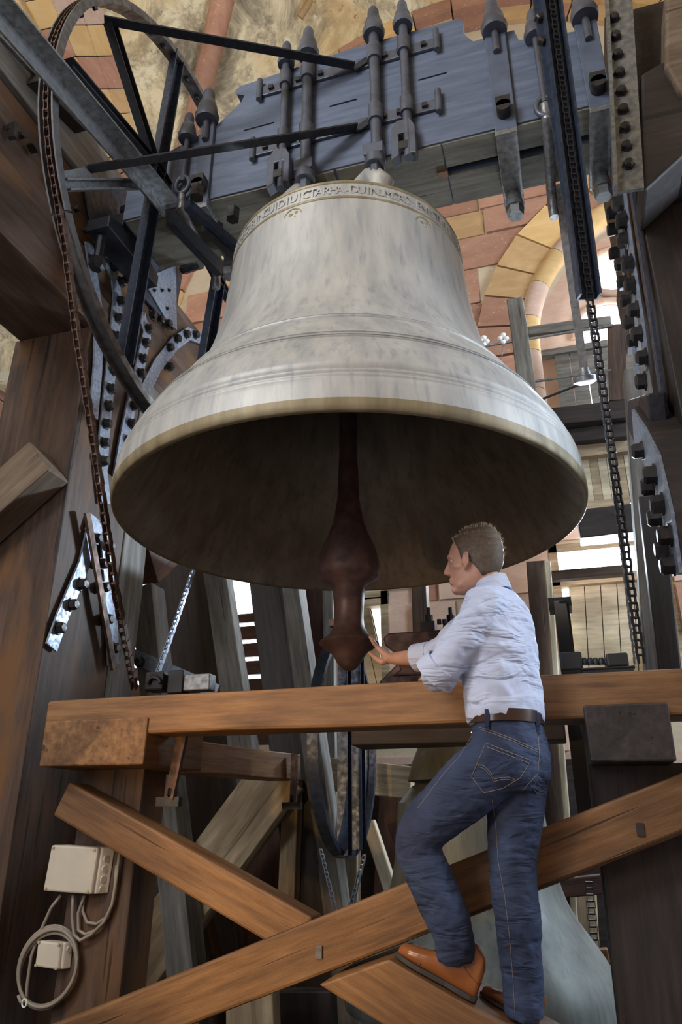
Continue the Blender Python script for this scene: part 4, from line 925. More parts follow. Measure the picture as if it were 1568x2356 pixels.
# ================================================================== behind: second bell with yoke and wheel
BX, BY = PY(1095, 2100, 1.2).x, 1.2
zl = PY(1385, 2335, 1.2).z; k2 = .735 / 1.213
b2_ = thing('bell', (BX, BY, zl), 'smaller dark green-grey bell behind the man\'s legs', 'bell')
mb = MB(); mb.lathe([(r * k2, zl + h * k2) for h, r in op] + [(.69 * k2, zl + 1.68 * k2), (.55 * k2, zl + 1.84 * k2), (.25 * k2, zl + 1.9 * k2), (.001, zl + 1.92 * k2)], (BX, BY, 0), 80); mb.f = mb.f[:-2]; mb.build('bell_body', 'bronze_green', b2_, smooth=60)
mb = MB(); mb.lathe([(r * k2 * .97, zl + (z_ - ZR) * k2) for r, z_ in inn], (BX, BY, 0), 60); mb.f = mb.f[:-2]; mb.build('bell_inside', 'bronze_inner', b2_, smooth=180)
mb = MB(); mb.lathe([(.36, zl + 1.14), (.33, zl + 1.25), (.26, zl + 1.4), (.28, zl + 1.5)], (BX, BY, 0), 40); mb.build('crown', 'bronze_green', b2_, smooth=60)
y2 = thing('yoke', (BX, BY, zl + 1.75), 'dark purplish iron yoke of the smaller bell, bolts on its top', 'yoke')
q = [PY(x, y, 1.0) for x, y in ((895, 1450), (1300, 1425), (1300, 1520), (1130, 1600), (1000, 1760), (960, 1700), (925, 1600), (950, 1540), (905, 1560), (890, 1545), (905, 1495), (882, 1480), (880, 1462))]
mb = MB(); mb.prism([PY(x, y, 1.02) for x, y in ((893, 1456), (1150, 1440), (1150, 1545), (900, 1555), (920, 1540), (905, 1500), (885, 1485), (880, 1468))], (0, 0, 0), (0, .36, 0)); mb.build('yoke_block', 'clapper_iron', y2, bev=.01)
mb = MB(); mb.prism([PY(x, y, 1.04) for x, y in ((1100, 1500), (1100, 1648), (945, 1648), (900, 1590), (870, 1570), (920, 1520))], (0, 0, 0), (0, .32, 0)); mb.build('yoke_arch', 'clapper_iron', y2, bev=.01)
for px in (983, 1035):
    a = PY(px, 1440, 1.05); mb = MB(); mb.box(a + V((-.045, 0, -.05)), a + V((.045, .1, .03))); mb.cyl(a + V((0, .05, .03)), a + V((0, .05, .08)), .028, n=8); mb.cyl(a + V((0, .05, .08)), a + V((0, .05, .13)), .014, n=8); mb.build('yoke_bolt', 'machine_black', y2)
for px in (1010, 1022):
    a = PY(px, 1436, 1.05); mb = MB(); mb.cyl(a, a + V((0, 0, .03)), .014, n=8); mb.build('yoke_stud', 'machine_black', y2)
cbm = PY(800, 1690, .5); beam('sill_beam', (PY(806, 1690, .5).x, .61, cbm.z), (PY(1300, 1690, .5).x, .61, cbm.z), .22, .12, 'wood_dark', 'dark beam seen just under the waist-high beam', 'beam')
W2 = V((PY(795, 1710, 1.2).x, 1.2, PY(795, 1712, 1.2).z)); R2 = .66
def wheel(parent, c, R, w_, mat, n=64):
    mb = MB(); vs = []; sec = [(-w_ / 2, R), (w_ / 2, R), (w_ / 2, R - .03), (w_ / 2 - .008, R - .03), (w_ / 2 - .008, R - .008), (-w_ / 2 + .008, R - .008), (-w_ / 2 + .008, R - .03), (-w_ / 2, R - .03)]
    for i in range(n):
        a = 2 * PI * i / n; vs += [V((c.x + dx, c.y + r * math.cos(a), c.z + r * math.sin(a))) for dx, r in sec]
    m_ = len(sec); fs = [(i * m_ + k, i * m_ + (k + 1) % m_, ((i + 1) % n) * m_ + (k + 1) % m_, ((i + 1) % n) * m_ + k) for i in range(n) for k in range(m_)]
    mb.add(vs, fs); return mb.build('bell_wheel' if parent == y2 else 'rim', mat, parent, smooth=40)
w2_ = wheel(y2, W2, R2, .065, 'steel_blue'); w2_['label'] = 'black steel bell wheel of the smaller bell'
for dy in (-.12, .2): chan((W2.x, W2.y + dy, W2.z - math.sqrt(R2 ** 2 - dy * dy) + .01), (W2.x, W2.y + dy, W2.z + math.sqrt(R2 ** 2 - dy * dy) - .01), .09, 'spoke', 'steel_blue', w2_, .06)
for dz in (.10, ): chan((W2.x, W2.y - math.sqrt(R2 ** 2 - dz * dz), W2.z + dz), (W2.x, W2.y + math.sqrt(R2 ** 2 - dz * dz), W2.z + dz), .06, 'spoke', 'steel_grey', w2_, .05)
for k, (a, b) in enumerate((((738, 1955), (774, 2105)), ((838, 1968), (806, 2092)))):
    chain('wheel_chain', [PY(*a, 1.1), PY(*b, .9)], .03, ('strand of thin bright chain under the smaller wheel, by the dark red board', 'strand of thin bright chain under the smaller wheel, by the slanting batten')[k], 'steel_silver', .02)
W3 = V((1.03, 1.35, PY(1320, 1660, 1.3).z)); w3_ = thing('ringing_wheel', (W3.x, W3.y, W3.z - .72), 'large black bell wheel behind the man and the drive motor', 'ringing_wheel')  # a third bell wheel seen nearly edge-on, its yoke unseen
wheel(w3_, W3, .74, .07, 'machine_black')
for dy in (-.3, 0, .3): chan((W3.x, W3.y + dy, W3.z - math.sqrt(.74 ** 2 - dy * dy)), (W3.x, W3.y + dy, W3.z + math.sqrt(.74 ** 2 - dy * dy)), .05, 'spoke', 'machine_black', w3_, .05)
mb = MB(); mb.box((W3.x - .07, W3.y - .1, W3.z + .70), (W3.x + .07, W3.y + .1, W3.z + .76)); mb.build('top_plate', 'machine_black', w3_)

# ================================================================== timbers of the frames behind
G = 'leaning timbers behind the bell'
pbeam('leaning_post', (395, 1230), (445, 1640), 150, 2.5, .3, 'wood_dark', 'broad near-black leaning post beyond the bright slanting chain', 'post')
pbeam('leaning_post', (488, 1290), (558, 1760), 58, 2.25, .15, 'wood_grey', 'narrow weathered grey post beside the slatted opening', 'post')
pbeam('leaning_post', (612, 1280), (672, 1730), 105, 1.75, .22, 'wood_dark', 'broad dark post with bluish sheen beside a slim grey post', 'post')
pbeam('leaning_post', (660, 1300), (700, 1600), 42, 1.55, .18, 'wood_grey', 'slim pale grey strip for the lit side of the broad dark post', 'post')  # lit side of the timber built as a separate paler upright
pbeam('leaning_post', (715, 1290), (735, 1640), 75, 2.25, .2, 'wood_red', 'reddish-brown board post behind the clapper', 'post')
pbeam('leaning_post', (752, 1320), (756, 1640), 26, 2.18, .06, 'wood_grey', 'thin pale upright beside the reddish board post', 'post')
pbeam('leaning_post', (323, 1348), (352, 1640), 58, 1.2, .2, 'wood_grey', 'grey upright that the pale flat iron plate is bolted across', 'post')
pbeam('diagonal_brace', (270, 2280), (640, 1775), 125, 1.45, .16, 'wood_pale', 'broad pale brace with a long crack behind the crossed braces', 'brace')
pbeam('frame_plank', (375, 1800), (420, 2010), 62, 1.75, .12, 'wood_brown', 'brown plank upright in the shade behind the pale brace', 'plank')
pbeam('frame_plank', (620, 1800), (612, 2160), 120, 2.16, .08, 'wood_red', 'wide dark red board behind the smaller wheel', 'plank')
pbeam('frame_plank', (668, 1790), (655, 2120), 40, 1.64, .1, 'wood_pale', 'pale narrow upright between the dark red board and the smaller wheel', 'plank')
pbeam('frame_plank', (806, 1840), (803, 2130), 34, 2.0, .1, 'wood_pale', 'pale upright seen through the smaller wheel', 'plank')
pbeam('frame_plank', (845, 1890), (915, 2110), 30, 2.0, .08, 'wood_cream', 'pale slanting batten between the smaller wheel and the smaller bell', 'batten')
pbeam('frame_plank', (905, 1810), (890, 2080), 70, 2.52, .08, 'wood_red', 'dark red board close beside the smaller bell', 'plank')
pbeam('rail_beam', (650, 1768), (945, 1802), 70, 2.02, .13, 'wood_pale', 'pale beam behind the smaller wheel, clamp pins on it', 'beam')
pbeam('plank_partition', (560, 2000), (1450, 2000), 460, 3.15, .06, 'wood_dark', 'added dark shade partition low down at the back', 'backdrop')  # added dark sheet standing in for the black shade low at the back
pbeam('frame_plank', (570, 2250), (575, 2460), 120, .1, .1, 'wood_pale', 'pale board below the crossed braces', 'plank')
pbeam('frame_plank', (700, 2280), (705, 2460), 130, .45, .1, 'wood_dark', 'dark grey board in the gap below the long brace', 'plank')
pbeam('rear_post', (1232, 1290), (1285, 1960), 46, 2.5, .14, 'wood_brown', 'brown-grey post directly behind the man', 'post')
pbeam('rear_post', (1258, 1290), (1308, 1960), 14, 2.36, .1, 'wood_cream', 'thin cream strip for the lit edge of the post behind the man', 'batten')  # the post's lit edge, put in as a separate cream-coloured strip
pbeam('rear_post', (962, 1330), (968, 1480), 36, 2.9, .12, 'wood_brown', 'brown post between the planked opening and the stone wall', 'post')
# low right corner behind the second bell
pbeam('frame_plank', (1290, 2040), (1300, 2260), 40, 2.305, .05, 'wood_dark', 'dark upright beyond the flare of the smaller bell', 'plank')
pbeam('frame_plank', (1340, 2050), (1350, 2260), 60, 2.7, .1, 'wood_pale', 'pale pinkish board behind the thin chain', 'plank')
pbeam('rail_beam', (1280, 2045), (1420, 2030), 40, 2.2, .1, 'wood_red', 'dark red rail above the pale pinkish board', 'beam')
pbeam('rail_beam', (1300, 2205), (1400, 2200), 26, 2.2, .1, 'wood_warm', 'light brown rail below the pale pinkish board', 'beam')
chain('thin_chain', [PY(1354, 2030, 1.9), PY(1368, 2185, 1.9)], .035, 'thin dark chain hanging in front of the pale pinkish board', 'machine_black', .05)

# gallery at the back right
GY = 3.2
pbeam('gallery_post', (1183, 685), (1219, 944), 38, GY, .12, 'wood_grey', 'weathered post of the gallery railing, rod passing through', 'post')
pbeam('gallery_rail', (1198, 762), (1405, 735), 24, GY + .06, .08, 'wood_grey', 'wooden top rail of the gallery', 'rail')
pbeam('gallery_post', (1418, 745), (1422, 920), 40, GY + .05, .12, 'wood_brown', 'brown post at the far end of the gallery rail', 'post')
for (a, b, lab) in (((1105, 798), (1410, 748), 'upper thin metal rod of the gallery railing'), ((1148, 890), (1405, 852), 'lower thin metal rod of the gallery railing')):
    p0, p1 = PY(*a, GY + .03), PY(*b, GY + .03); mb = MB(); mb.cyl(p0, p1, .014, n=8); mb.build('railing_rod', 'steel_grey', None, lab, 'rod', smooth=60)
p0, p1 = PY(1212, 932, GY - .06), PY(1345, 880, GY - .06); mb = MB(); mb.cyl(p0, p1, .012, n=8); mb.build('guy_rod', 'machine_black', None, 'thin dark rod slanting up to the foot disc', 'rod', smooth=60)
for (px, py) in ((1112, 785), (1157, 779)):
    il = thing('lamp_insulator', PY(px, py, GY + .02), ('white insulator on the rod close to the bell', 'white insulator on the rod near the gallery post')[px > 1130], 'insulator')
    for k in range(4): mb = MB(); c = PY(px + 7 * math.cos(k * 1.57), py + 8 * math.sin(k * 1.57), GY + .02); mb.lathe([(.001, -.03), (.03, -.01), (.03, .01), (.001, .03)], c, 10); mb.build('bead', 'insulator', il, smooth=60)
    mb = MB(); mb.cyl(PY(px + 2, py + 8, GY + .02), PY(px - 12, py + 95, GY + .02), .006, n=6); mb.build('wire', 'steel_grey', il)
mb = MB(); mb.sweep([PY(1148 + 5 * math.cos(q), 884 + 7 * math.sin(q), GY + .03) for q in [2 * PI * k / 12 for k in range(12)]], .012, 6, closed=True); mb.build('orange_ring', 'orange_paint', None, 'small orange ring on the lower rod', 'ring', smooth=60)
pbeam('gallery_beam', (1160, 969), (1445, 939), 46, GY - .05, .25, 'wood_dark', 'dark bluish gallery edge beam', 'beam')
pbeam('gallery_beam', (1210, 1013), (1445, 986), 34, GY + .02, .16, 'wood_dark', 'second dark beam under the gallery edge', 'beam')
gp_ = thing('plank_panel', PY(1370, 1165, GY + .2), 'pale plank panel between the two dark gallery beams', 'panel')
for k in range(8):
    a, b = PY(1290 + 20 * k, 1035, GY + .2), PY(1290 + 20 * k, 1160, GY + .2); mb = MB(); mb.box((a.x, GY + .2, b.z), (a.x + .083, GY + .23, a.z)); mb.build('plank', 'wood_cream' if k % 3 else 'wood_pale', gp_)
a, b = PY(1250, 1026, GY + .15), PY(1450, 1040, GY + .15); mb = MB(); mb.box((a.x, GY + .12, b.z), (b.x, GY + .2, a.z)); mb.build('batten', 'wood_pale', gp_); a, b = PY(1330, 1158, GY + .15), PY(1450, 1172, GY + .15); mb = MB(); mb.box((a.x, GY + .12, b.z), (b.x, GY + .2, a.z)); mb.build('batten', 'wood_pale', gp_)
pbeam('gallery_beam', (1330, 1205), (1460, 1190), 70, GY, .25, 'wood_dark', 'lowest dark gallery beam above the bright opening', 'beam')
pbeam('window_sill', (1248, 1325), (1445, 1308), 22, GY + .3, .12, 'wood_brown', 'brown timber sill below the bright strip of window', 'sill')
mb = MB(); q_ = PX(0, 0, 0); bt = thing('glass_bottles', PY(318, 1310, 2.5), 'cluster of green insulating jars on a ledge in the shade', 'jar')
for k in range(3): mb = MB(); mb.lathe([(.03, 0), (.035, .03), (.03, .07), (.018, .085), (.018, .1)], PY(296 + 13 * k, 1312 - k, 2.5), 12); mb.build('jar', 'green_glass', bt, smooth=50)
mb = MB(); c = PY(318, 1313, 2.5); mb.box(c + V((-.12, -.04, -.03)), c + V((.2, .08, -.0))); mb.build('ledge', 'wood_brown', bt)
# ================================================================== the man
from mathutils.bvhtree import BVHTree
man = thing('person', (PY(1100, 2300, -.5).x, -.5, 1.08), 'man in light blue shirt, jeans and brown leather boots reaching out to the clapper', 'person')
def loft(rings, n=28, ex=2.0):
    """rings: (centre, side vector, front vector) -> closed skin; vectors carry the half sizes"""
    mb = MB(); vs = []
    for c, s, f in rings:
        for k in range(n):
            a = 2 * PI * k / n; ca, sa = math.cos(a), math.sin(a)
            vs.append(V(c) + V(s) * (math.copysign(abs(ca) ** (2 / ex), ca)) + V(f) * (math.copysign(abs(sa) ** (2 / ex), sa)))
    m_ = len(rings); fs = [(i * n + k, i * n + (k + 1) % n, (i + 1) * n + (k + 1) % n, (i + 1) * n + k) for i in range(m_ - 1) for k in range(n)]
    fs += [tuple(reversed(range(n))), tuple(range((m_ - 1) * n, m_ * n))]
    mb.add(vs, fs); return mb
def limb(mb, pts, rad, n=14, sub=5, ell=None, flat=False):
    """rounded tapering limb through the joints (Catmull-Rom), hemispherical ends"""
    pts = [V(p) for p in pts]; P = []; Rr = []; m_ = len(pts)
    for i in range(m_ - 1):
        p0, p1, p2, p3 = pts[max(i - 1, 0)], pts[i], pts[i + 1], pts[min(i + 2, m_ - 1)]
        for k in range(sub):
            a = k / sub; P.append(.5 * (2 * p1 + (p2 - p0) * a + (2 * p0 - 5 * p1 + 4 * p2 - p3) * a * a + (3 * p1 - p0 - 3 * p2 + p3) * a ** 3)); Rr.append(rad[i] + (rad[i + 1] - rad[i]) * a)
    P.append(pts[-1]); Rr.append(rad[-1])
    d0 = (P[0] - P[1]).normalized(); d1 = (P[-1] - P[-2]).normalized()
    pre = [(P[0] + d0 * (Rr[0] * s), Rr[0] * math.sqrt(1 - s * s)) for s in (.97, .8, .45)]; post_ = [(P[-1] + d1 * (Rr[-1] * s), Rr[-1] * math.sqrt(1 - s * s)) for s in (.45, .8, .97)]
    if flat: post_ = []
    Q = pre + list(zip(P, Rr)) + post_
    mb.sweep([q[0] for q in Q], [q[1] for q in Q], n, True, [ell] * len(Q) if ell else None); return mb
TEX = {}
def clouds(size):
    if size not in TEX:
        t_ = bpy.data.textures.new('folds', 'CLOUDS'); t_.noise_scale = size; t_.noise_depth = 2; TEX[size] = t_
    return TEX[size]
def flesh(mbs, name, mat, voxel, smooth_n=6, folds=None, parent=man, label=None):
    mb = MB()
    for q in mbs: mb.add(q.v, q.f)
    o = mb.build(name, mat, parent, label); r_ = o.modifiers.new('remesh', 'REMESH'); r_.mode = 'VOXEL'; r_.voxel_size = voxel; r_.use_smooth_shade = True
    s_ = o.modifiers.new('smooth', 'SMOOTH'); s_.iterations = smooth_n; s_.factor = .5
    for size, st in folds or ():
        d_ = o.modifiers.new('folds', 'DISPLACE'); d_.texture = clouds(size); d_.strength = st; d_.mid_level = .5; d_.texture_coords = 'LOCAL'
    return o
UL = UZ
hf = V((-.985, .17, 0)).normalized(); hl = UZ.cross(hf)                  # head: forward, left
tf = V((-.86, .51, 0)).normalized(); ts = UZ.cross(tf)                    # trunk
gf = V((-.88, .47, 0)).normalized(); gs = UZ.cross(gf)                    # hips
HY = -.50
# ---- head
rows = [(1214, 1083, 1117, .018), (1218, 1070, 1128, .036), (1226, 1058, 1138, .053), (1240, 1044, 1148, .067), (1255, 1036, 1153, .074), (1270, 1031, 1156, .077), (1283, 1029, 1157, .077), (1294, 1033, 1157, .075), (1303, 1033, 1155, .074), (1314, 1034, 1151, .071), (1325, 1037, 1143, .068), (1335, 1038, 1132, .063), (1345, 1040, 1120, .057), (1355, 1043, 1108, .047), (1363, 1049, 1092, .033), (1367, 1056, 1080, .018)]
rings = []
for y, xa, xb, hw in rows:
    a, b = PY(xa, y, HY), PY(xb, y, HY); rings.append(((a + b) / 2, hl * hw, hf * ((a - b).length / 2)))
body = [loft(rings, 32, 2.25)]
def hp(x, y, side=0.0): return PY(x, y, HY) + hl * side
mb = MB()
limb(mb, [hp(1034, 1296), hp(1029, 1308), hp(1027, 1318)], [.009, .0105, .0135], 10); limb(mb, [hp(1033, 1322, .010), hp(1035, 1322, -.010)], [.009, .009], 10)      # nose
limb(mb, [hp(1042, 1285, .036), hp(1035, 1284, .015), hp(1035, 1284, -.015), hp(1042, 1285, -.036)], [.008, .0095, .0095, .008], 10)     # brow
limb(mb, [hp(1040, 1336, .02), hp(1036, 1335, 0), hp(1040, 1336, -.02)], [.006, .0085, .006], 8); limb(mb, [hp(1042, 1343, .018), hp(1038, 1343, 0), hp(1042, 1343, -.018)], [.006, .0085, .006], 8)   # lips
limb(mb, [hp(1048, 1360, .012), hp(1048, 1360, -.012)], [.015, .015], 10)      # chin
limb(mb, [hp(1056, 1309, .044), hp(1066, 1311, .052)], [.016, .016], 10); limb(mb, [hp(1056, 1309, -.044), hp(1066, 1311, -.052)], [.016, .016], 10)   # cheekbones
limb(mb, [hp(1092, 1330, .045), hp(1066, 1350, .035)], [.022, .018], 10)      # jaw line
for sd in (1, -1):
    ec = hp(1084, 1301, .075 * sd); e = []
    for k in range(15):
        q = math.radians(-100 + 300 * k / 14); e.append(ec + hf * (-.014 * math.cos(q) - .004 * math.sin(q)) * 1.0 + UZ * (.031 * math.sin(q)) + hl * sd * (.012 - .010 * math.cos(q) * -1))
    limb(mb, e, [.0055] * 15, 8, 2); limb(mb, [ec + UZ * .012 + hl * sd * .004, ec - UZ * .012 + hl * sd * .003], [.011, .011], 10); limb(mb, [ec - UZ * .028 + hf * .004 + hl * sd * .006, ec - UZ * .036 + hf * .006 + hl * sd * .006], [.0075, .007], 8)
# neck and trunk core (under the shirt)
limb(mb, [hp(1112, 1315), hp(1124, 1345), hp(1134, 1375)], [.058, .056, .07], 20)
body.append(mb)
shL, shR = PY(1118, 1402, -.66), PY(1120, 1392, -.36)
nk = PY(1134, 1365, HY)
core = [(PY(x, y, Y), ts * a, tf * b) for x, y, Y, a, b in ((1168, 1720, -.53, .13, .10), (1163, 1650, -.53, .13, .095), (1152, 1560, -.53, .135, .10), (1147, 1470, -.52, .145, .105), (1140, 1405, -.51, .13, .09), (1134, 1372, -.50, .07, .06))]
body.append(loft(core, 24))
# legs under the jeans
LL = [(1150, 1745, -.60), (1050, 1835, -.60), (962, 1925, -.585), (985, 2010, -.57), (1022, 2095, -.545), (1048, 2180, -.51)]
RL = [(1198, 1745, -.50), (1186, 1860, -.49), (1178, 1985, -.485), (1188, 2090, -.48), (1198, 2200, -.45), (1203, 2290, -.42)]
LLp = [PY(*q) for q in LL]; RLp = [PY(*q) for q in RL]
mb = MB(); limb(mb, LLp, [.08, .075, .05, .05, .042, .034]); limb(mb, RLp, [.08, .075, .05, .05, .042, .036]); body.append(mb)
# right arm reaching for the clapper
elR, wrR = PY(992, 1508, -.30), PY(903, 1515, -.20)
mb = MB(); limb(mb, [shR, PY(1060, 1450, -.33), elR, PY(950, 1513, -.25), wrR], [.045, .045, .042, .038, .027], 14)
kn = PY(873, 1494, -.17); pal = PY(888, 1508, -.18)
# palm as a flattened block of capsules, fingers fanned out from it in depth
dF = [(-.024, 0), (-.008, .004), (.009, .002), (.024, -.004)]
for i, (dy, dz) in enumerate(dF):
    base = kn + V((0.002 * i, dy, dz)); limb(mb, [wrR + V((0, dy * .5, 0)), pal + V((0, dy * .9, 0)), base], [.019, .0165, .0125], 10)
    tip = [(854, 1470), (850, 1465), (851, 1466), (856, 1472)][i]; mid = PY((873 + tip[0]) / 2 - 1, (1494 + tip[1]) / 2 + 2, -.15) + V((0, dy * .95 + .02, 0)); tp = PY(*tip, -.12) + V((0, dy * .9 + .01, 0))
    limb(mb, [base, mid, tp], [.0112, .0098, .0082], 10)
limb(mb, [pal + V((.01, -.01, -.02)), PY(878, 1522, -.21), PY(862, 1513, -.19), PY(850, 1502, -.16)], [.018, .0155, .0115, .0095], 10)
# left arm bent, forearm going back to rest on the beam
elL = PY(1008, 1545, -.67); wL_ = V((elL.x - .06, -.40, zt + .05)); hL_ = V((elL.x - .09, -.28, zt + .022))
limb(mb, [shL, PY(1062, 1470, -.68), elL, (elL + wL_) / 2, wL_], [.042, .042, .041, .037, .027], 14)
limb(mb, [wL_, hL_], [.026, .02], 10, ell=1.4)
for dx in (-.03, -.01, .01, .03): limb(mb, [hL_ + V((dx, 0, 0)), hL_ + V((dx * 1.1 - .005, .05, 0)), hL_ + V((dx * 1.2 - .01, .085, -.006))], [.010, .009, .008], 8)
limb(mb, [wL_ + V((-.01, .04, 0)), hL_ + V((-.06, .01, -.003))], [.013, .009], 8)
body.append(mb)
flesh(body, 'body', 'skin', .0045, 5)
for sd in (1, -1):
    c = hp(1046, 1294.5, .027 * sd); mb = MB(); mb.lathe([(.001, -.0115), (.006, -.0095), (.0105, -.003), (.0105, .003), (.006, .0095), (.001, .0115)], c, 14, hf); mb.build('eye', 'eye_white', man, smooth=180)
    c2 = c + hf * .0095; mb = MB(); mb.lathe([(.005, 0), (.004, .002), (.001, .0026)], c2, 10, hf); mb.build('iris', 'lace', man, smooth=180)
# hair: cropped cap following the skull from the hairline back
hrows = [(1214, 1086, 0), (1218, 1066, 1), (1226, 1050, 2), (1240, 1048, 3), (1255, 1058, 4), (1270, 1067, 5), (1283, 1072, 6), (1294, 1074, 7), (1303, 1094, 8), (1314, 1102, 9), (1325, 1110, 10), (1333, 1116, 11)]
mb = MB(); vs = []; nh = 28
for y, xh, i in hrows:
    c, s_, f_ = rings[i]; fr = min(.985, max(-.95, (hp(xh, y) - c).dot(hf) / f_.length)); a0 = math.asin(fr)
    for k in range(nh + 1):
        a = a0 - (2 * a0 + PI) * k / nh; ca, sa = math.cos(a), math.sin(a)
        vs.append(c + s_ * 1.012 * math.copysign(abs(ca) ** (2 / 2.25), ca) + f_ * 1.012 * math.copysign(abs(sa) ** (2 / 2.25), sa) + UZ * (.004 if i < 4 else 0))
m_ = nh + 1; mb.add(vs, [(i * m_ + k, i * m_ + k + 1, (i + 1) * m_ + k + 1, (i + 1) * m_ + k) for i in range(len(hrows) - 1) for k in range(nh)] + [tuple(range(m_))])
hair = mb.build('hair', 'hair', man, label='short cropped greying brown hair', smooth=180)
so = hair.modifiers.new('thick', 'SOLIDIFY'); so.thickness = .006; so.offset = .1
mb = MB(); rr = random.Random(3)
for i in range(520):
    j = rr.choice([0, 1, 1, 2, 2, 2, 3, 3, 3, 4, 4, 5, 6]); c, s_, f_ = rings[j]; a = rr.uniform(-PI * .75, PI * .5) if j < 4 else rr.uniform(-PI * .8, -PI * .2); a += 0 if rr.random() < .5 else 0
    ca, sa = math.cos(a), math.sin(a); p = c + s_ * 1.02 * math.copysign(abs(ca) ** .89, ca) + f_ * 1.02 * math.copysign(abs(sa) ** .89, sa)
    if (p - c).dot(hf) > .9 * f_.length and j > 3: continue
    nn = ((p - rings[6][0]).normalized() + UZ * .5 + V((rr.uniform(-.4, .4), rr.uniform(-.4, .4), rr.uniform(-.2, .3)))).normalized(); L = rr.uniform(.008, .02)
    mb.sweep([p, p + nn * L], [.0007, .0002], 3)
mb.build('hair_strands', 'hair_strand', man, kind='stuff')
# ---- shirt
sh = [(PY(x, y, Y), ts * a, tf * b) for x, y, Y, a, b in ((1163, 1668, -.53, .158, .122), (1163, 1655, -.53, .164, .13), (1158, 1610, -.53, .166, .135), (1151, 1545, -.53, .166, .130), (1147, 1480, -.525, .172, .130), (1143, 1430, -.52, .172, .122), (1139, 1398, -.515, .16, .108), (1135, 1376, -.505, .12, .088), (1132, 1360, -.50, .082, .072))]
mb = MB()
limb(mb, [PY(1122, 1398, -.63), PY(1080, 1455, -.665), PY(1030, 1520, -.675), PY(1008, 1550, -.67)], [.078, .076, .070, .068], 20)
limb(mb, [PY(1130, 1392, -.40), PY(1068, 1450, -.345), PY(1005, 1500, -.305), PY(978, 1510, -.285)], [.075, .068, .056, .052], 18)
limb(mb, [PY(1100, 1385, -.60), PY(1140, 1372, -.50), PY(1150, 1380, -.42)], [.06, .06, .06], 16)
flesh([loft(sh, 30, 2.3), mb], 'shirt', 'shirt_cloth', .009, 7, [(.10, .018), (.05, .006)], label='light blue long-sleeved shirt, sleeves rolled up')
def cuff(a, b, r0, r1, t_, name):
    a, b = V(a), V(b); mb = MB(); d = (b - a).normalized(); u = d.orthogonal().normalized(); w_ = d.cross(u); n = 24; vs = []
    for p, r in ((a, r0), (b, r1), (b, r1 - t_), (a, r0 - t_)): vs += [p + u * (r * math.cos(2 * PI * k / n)) + w_ * (r * math.sin(2 * PI * k / n)) for k in range(n)]
    fs = [(i * n + k, i * n + (k + 1) % n, ((i + 1) % 4) * n + (k + 1) % n, ((i + 1) % 4) * n + k) for i in range(4) for k in range(n)]
    mb.add(vs, fs); return mb.build(name, 'shirt_cloth', man, smooth=50)
cuff(PY(1022, 1528, -.675), PY(998, 1556, -.655), .079, .086, .006, 'sleeve_cuff'); cuff(PY(990, 1506, -.295), PY(956, 1514, -.262), .058, .062, .006, 'sleeve_cuff')
# collar band round the neck
mb = MB(); n = 28; vs = []; cc0 = PY(1132, 1370, -.50); cc1 = PY(1127, 1337, -.50)
for c, a, b in ((cc0, .086, .083), (cc1, .069, .067), (cc1, .064, .062), (cc0, .076, .072)):
    for k in range(n):
        q = 2 * PI * k / n; vs.append(c + hl * a * math.cos(q) + hf * b * math.sin(q) + UZ * (-.022 * math.sin(q)))
mb.add(vs, [(i * n + k, i * n + (k + 1) % n, ((i + 1) % 4) * n + (k + 1) % n, ((i + 1) % 4) * n + k) for i in range(4) for k in range(n)]); mb.build('collar', 'shirt_cloth', man, smooth=50)
# ---- jeans
jn = [(PY(x, y, Y), gs * a, gf * b) for x, y, Y, a, b in ((1164, 1652, -.53, .152, .118), (1166, 1675, -.53, .155, .122), (1172, 1715, -.53, .160, .132), (1178, 1755, -.535, .158, .135), (1182, 1795, -.54, .148, .12), (1180, 1822, -.54, .12, .10))]
mb = MB(); limb(mb, LLp[:1] + [PY(1100, 1790, -.60)] + LLp[1:5] + [PY(1040, 2140, -.53), PY(1050, 2208, -.505)], [.118, .115, .108, .084, .084, .080, .074, .068], 20, flat=True)
limb(mb, RLp[:1] + RLp[1:4] + [PY(1196, 2200, -.45), PY(1202, 2265, -.43), PY(1204, 2338, -.41)], [.115, .105, .086, .084, .075, .070, .068], 20, flat=True)
jeans = flesh([loft(jn, 30, 2.2), mb], 'jeans', 'denim', .009, 6, [(.08, .014), (.03, .007)], label='dark blue jeans')
dg = bpy.context.evaluated_depsgraph_get(); ev = jeans.evaluated_get(dg); bv = BVHTree.FromObject(ev, dg); 
def surf(px, py, off=.0015):
    h = bv.ray_cast(CAM, ray(px, py).normalized())
    return None if h[0] is None else h[0] - ray(px, py).normalized() * off
def stitch(pix, name='stitching', r=.0009, mat='stitching', parent=jeans):
    pts = []
    for (a, b), (c, d) in zip(pix, pix[1:]):
        for k in range(6):
            p = surf(a + (c - a) * k / 6, b + (d - b) * k / 6)
            if p: pts.append(p)
    p = surf(*pix[-1]); pts += [p] if p else []
    if len(pts) > 1: mb = MB(); mb.sweep(pts, r, 5); mb.build(name, mat, parent)
pk = [(1117, 1709), (1220, 1750), (1196, 1790), (1156, 1814), (1112, 1824), (1084, 1787), (1117, 1709)]
stitch(pk, 'pocket_seam'); stitch([(1119, 1718), (1216, 1756)], 'pocket_seam'); stitch([(1099, 1759), (1112, 1762), (1128, 1777), (1137, 1793), (1150, 1789), (1170, 1788), (1185, 1794)], 'pocket_seam'); stitch([(1100, 1764), (1112, 1768), (1127, 1783), (1136, 1799), (1150, 1794), (1170, 1793), (1183, 1798)], 'pocket_seam')
stitch([(1101, 1672), (1140, 1685), (1190, 1705), (1242, 1728)], 'yoke_seam'); stitch([(1101, 1677), (1140, 1690), (1190, 1710), (1240, 1732)], 'yoke_seam')
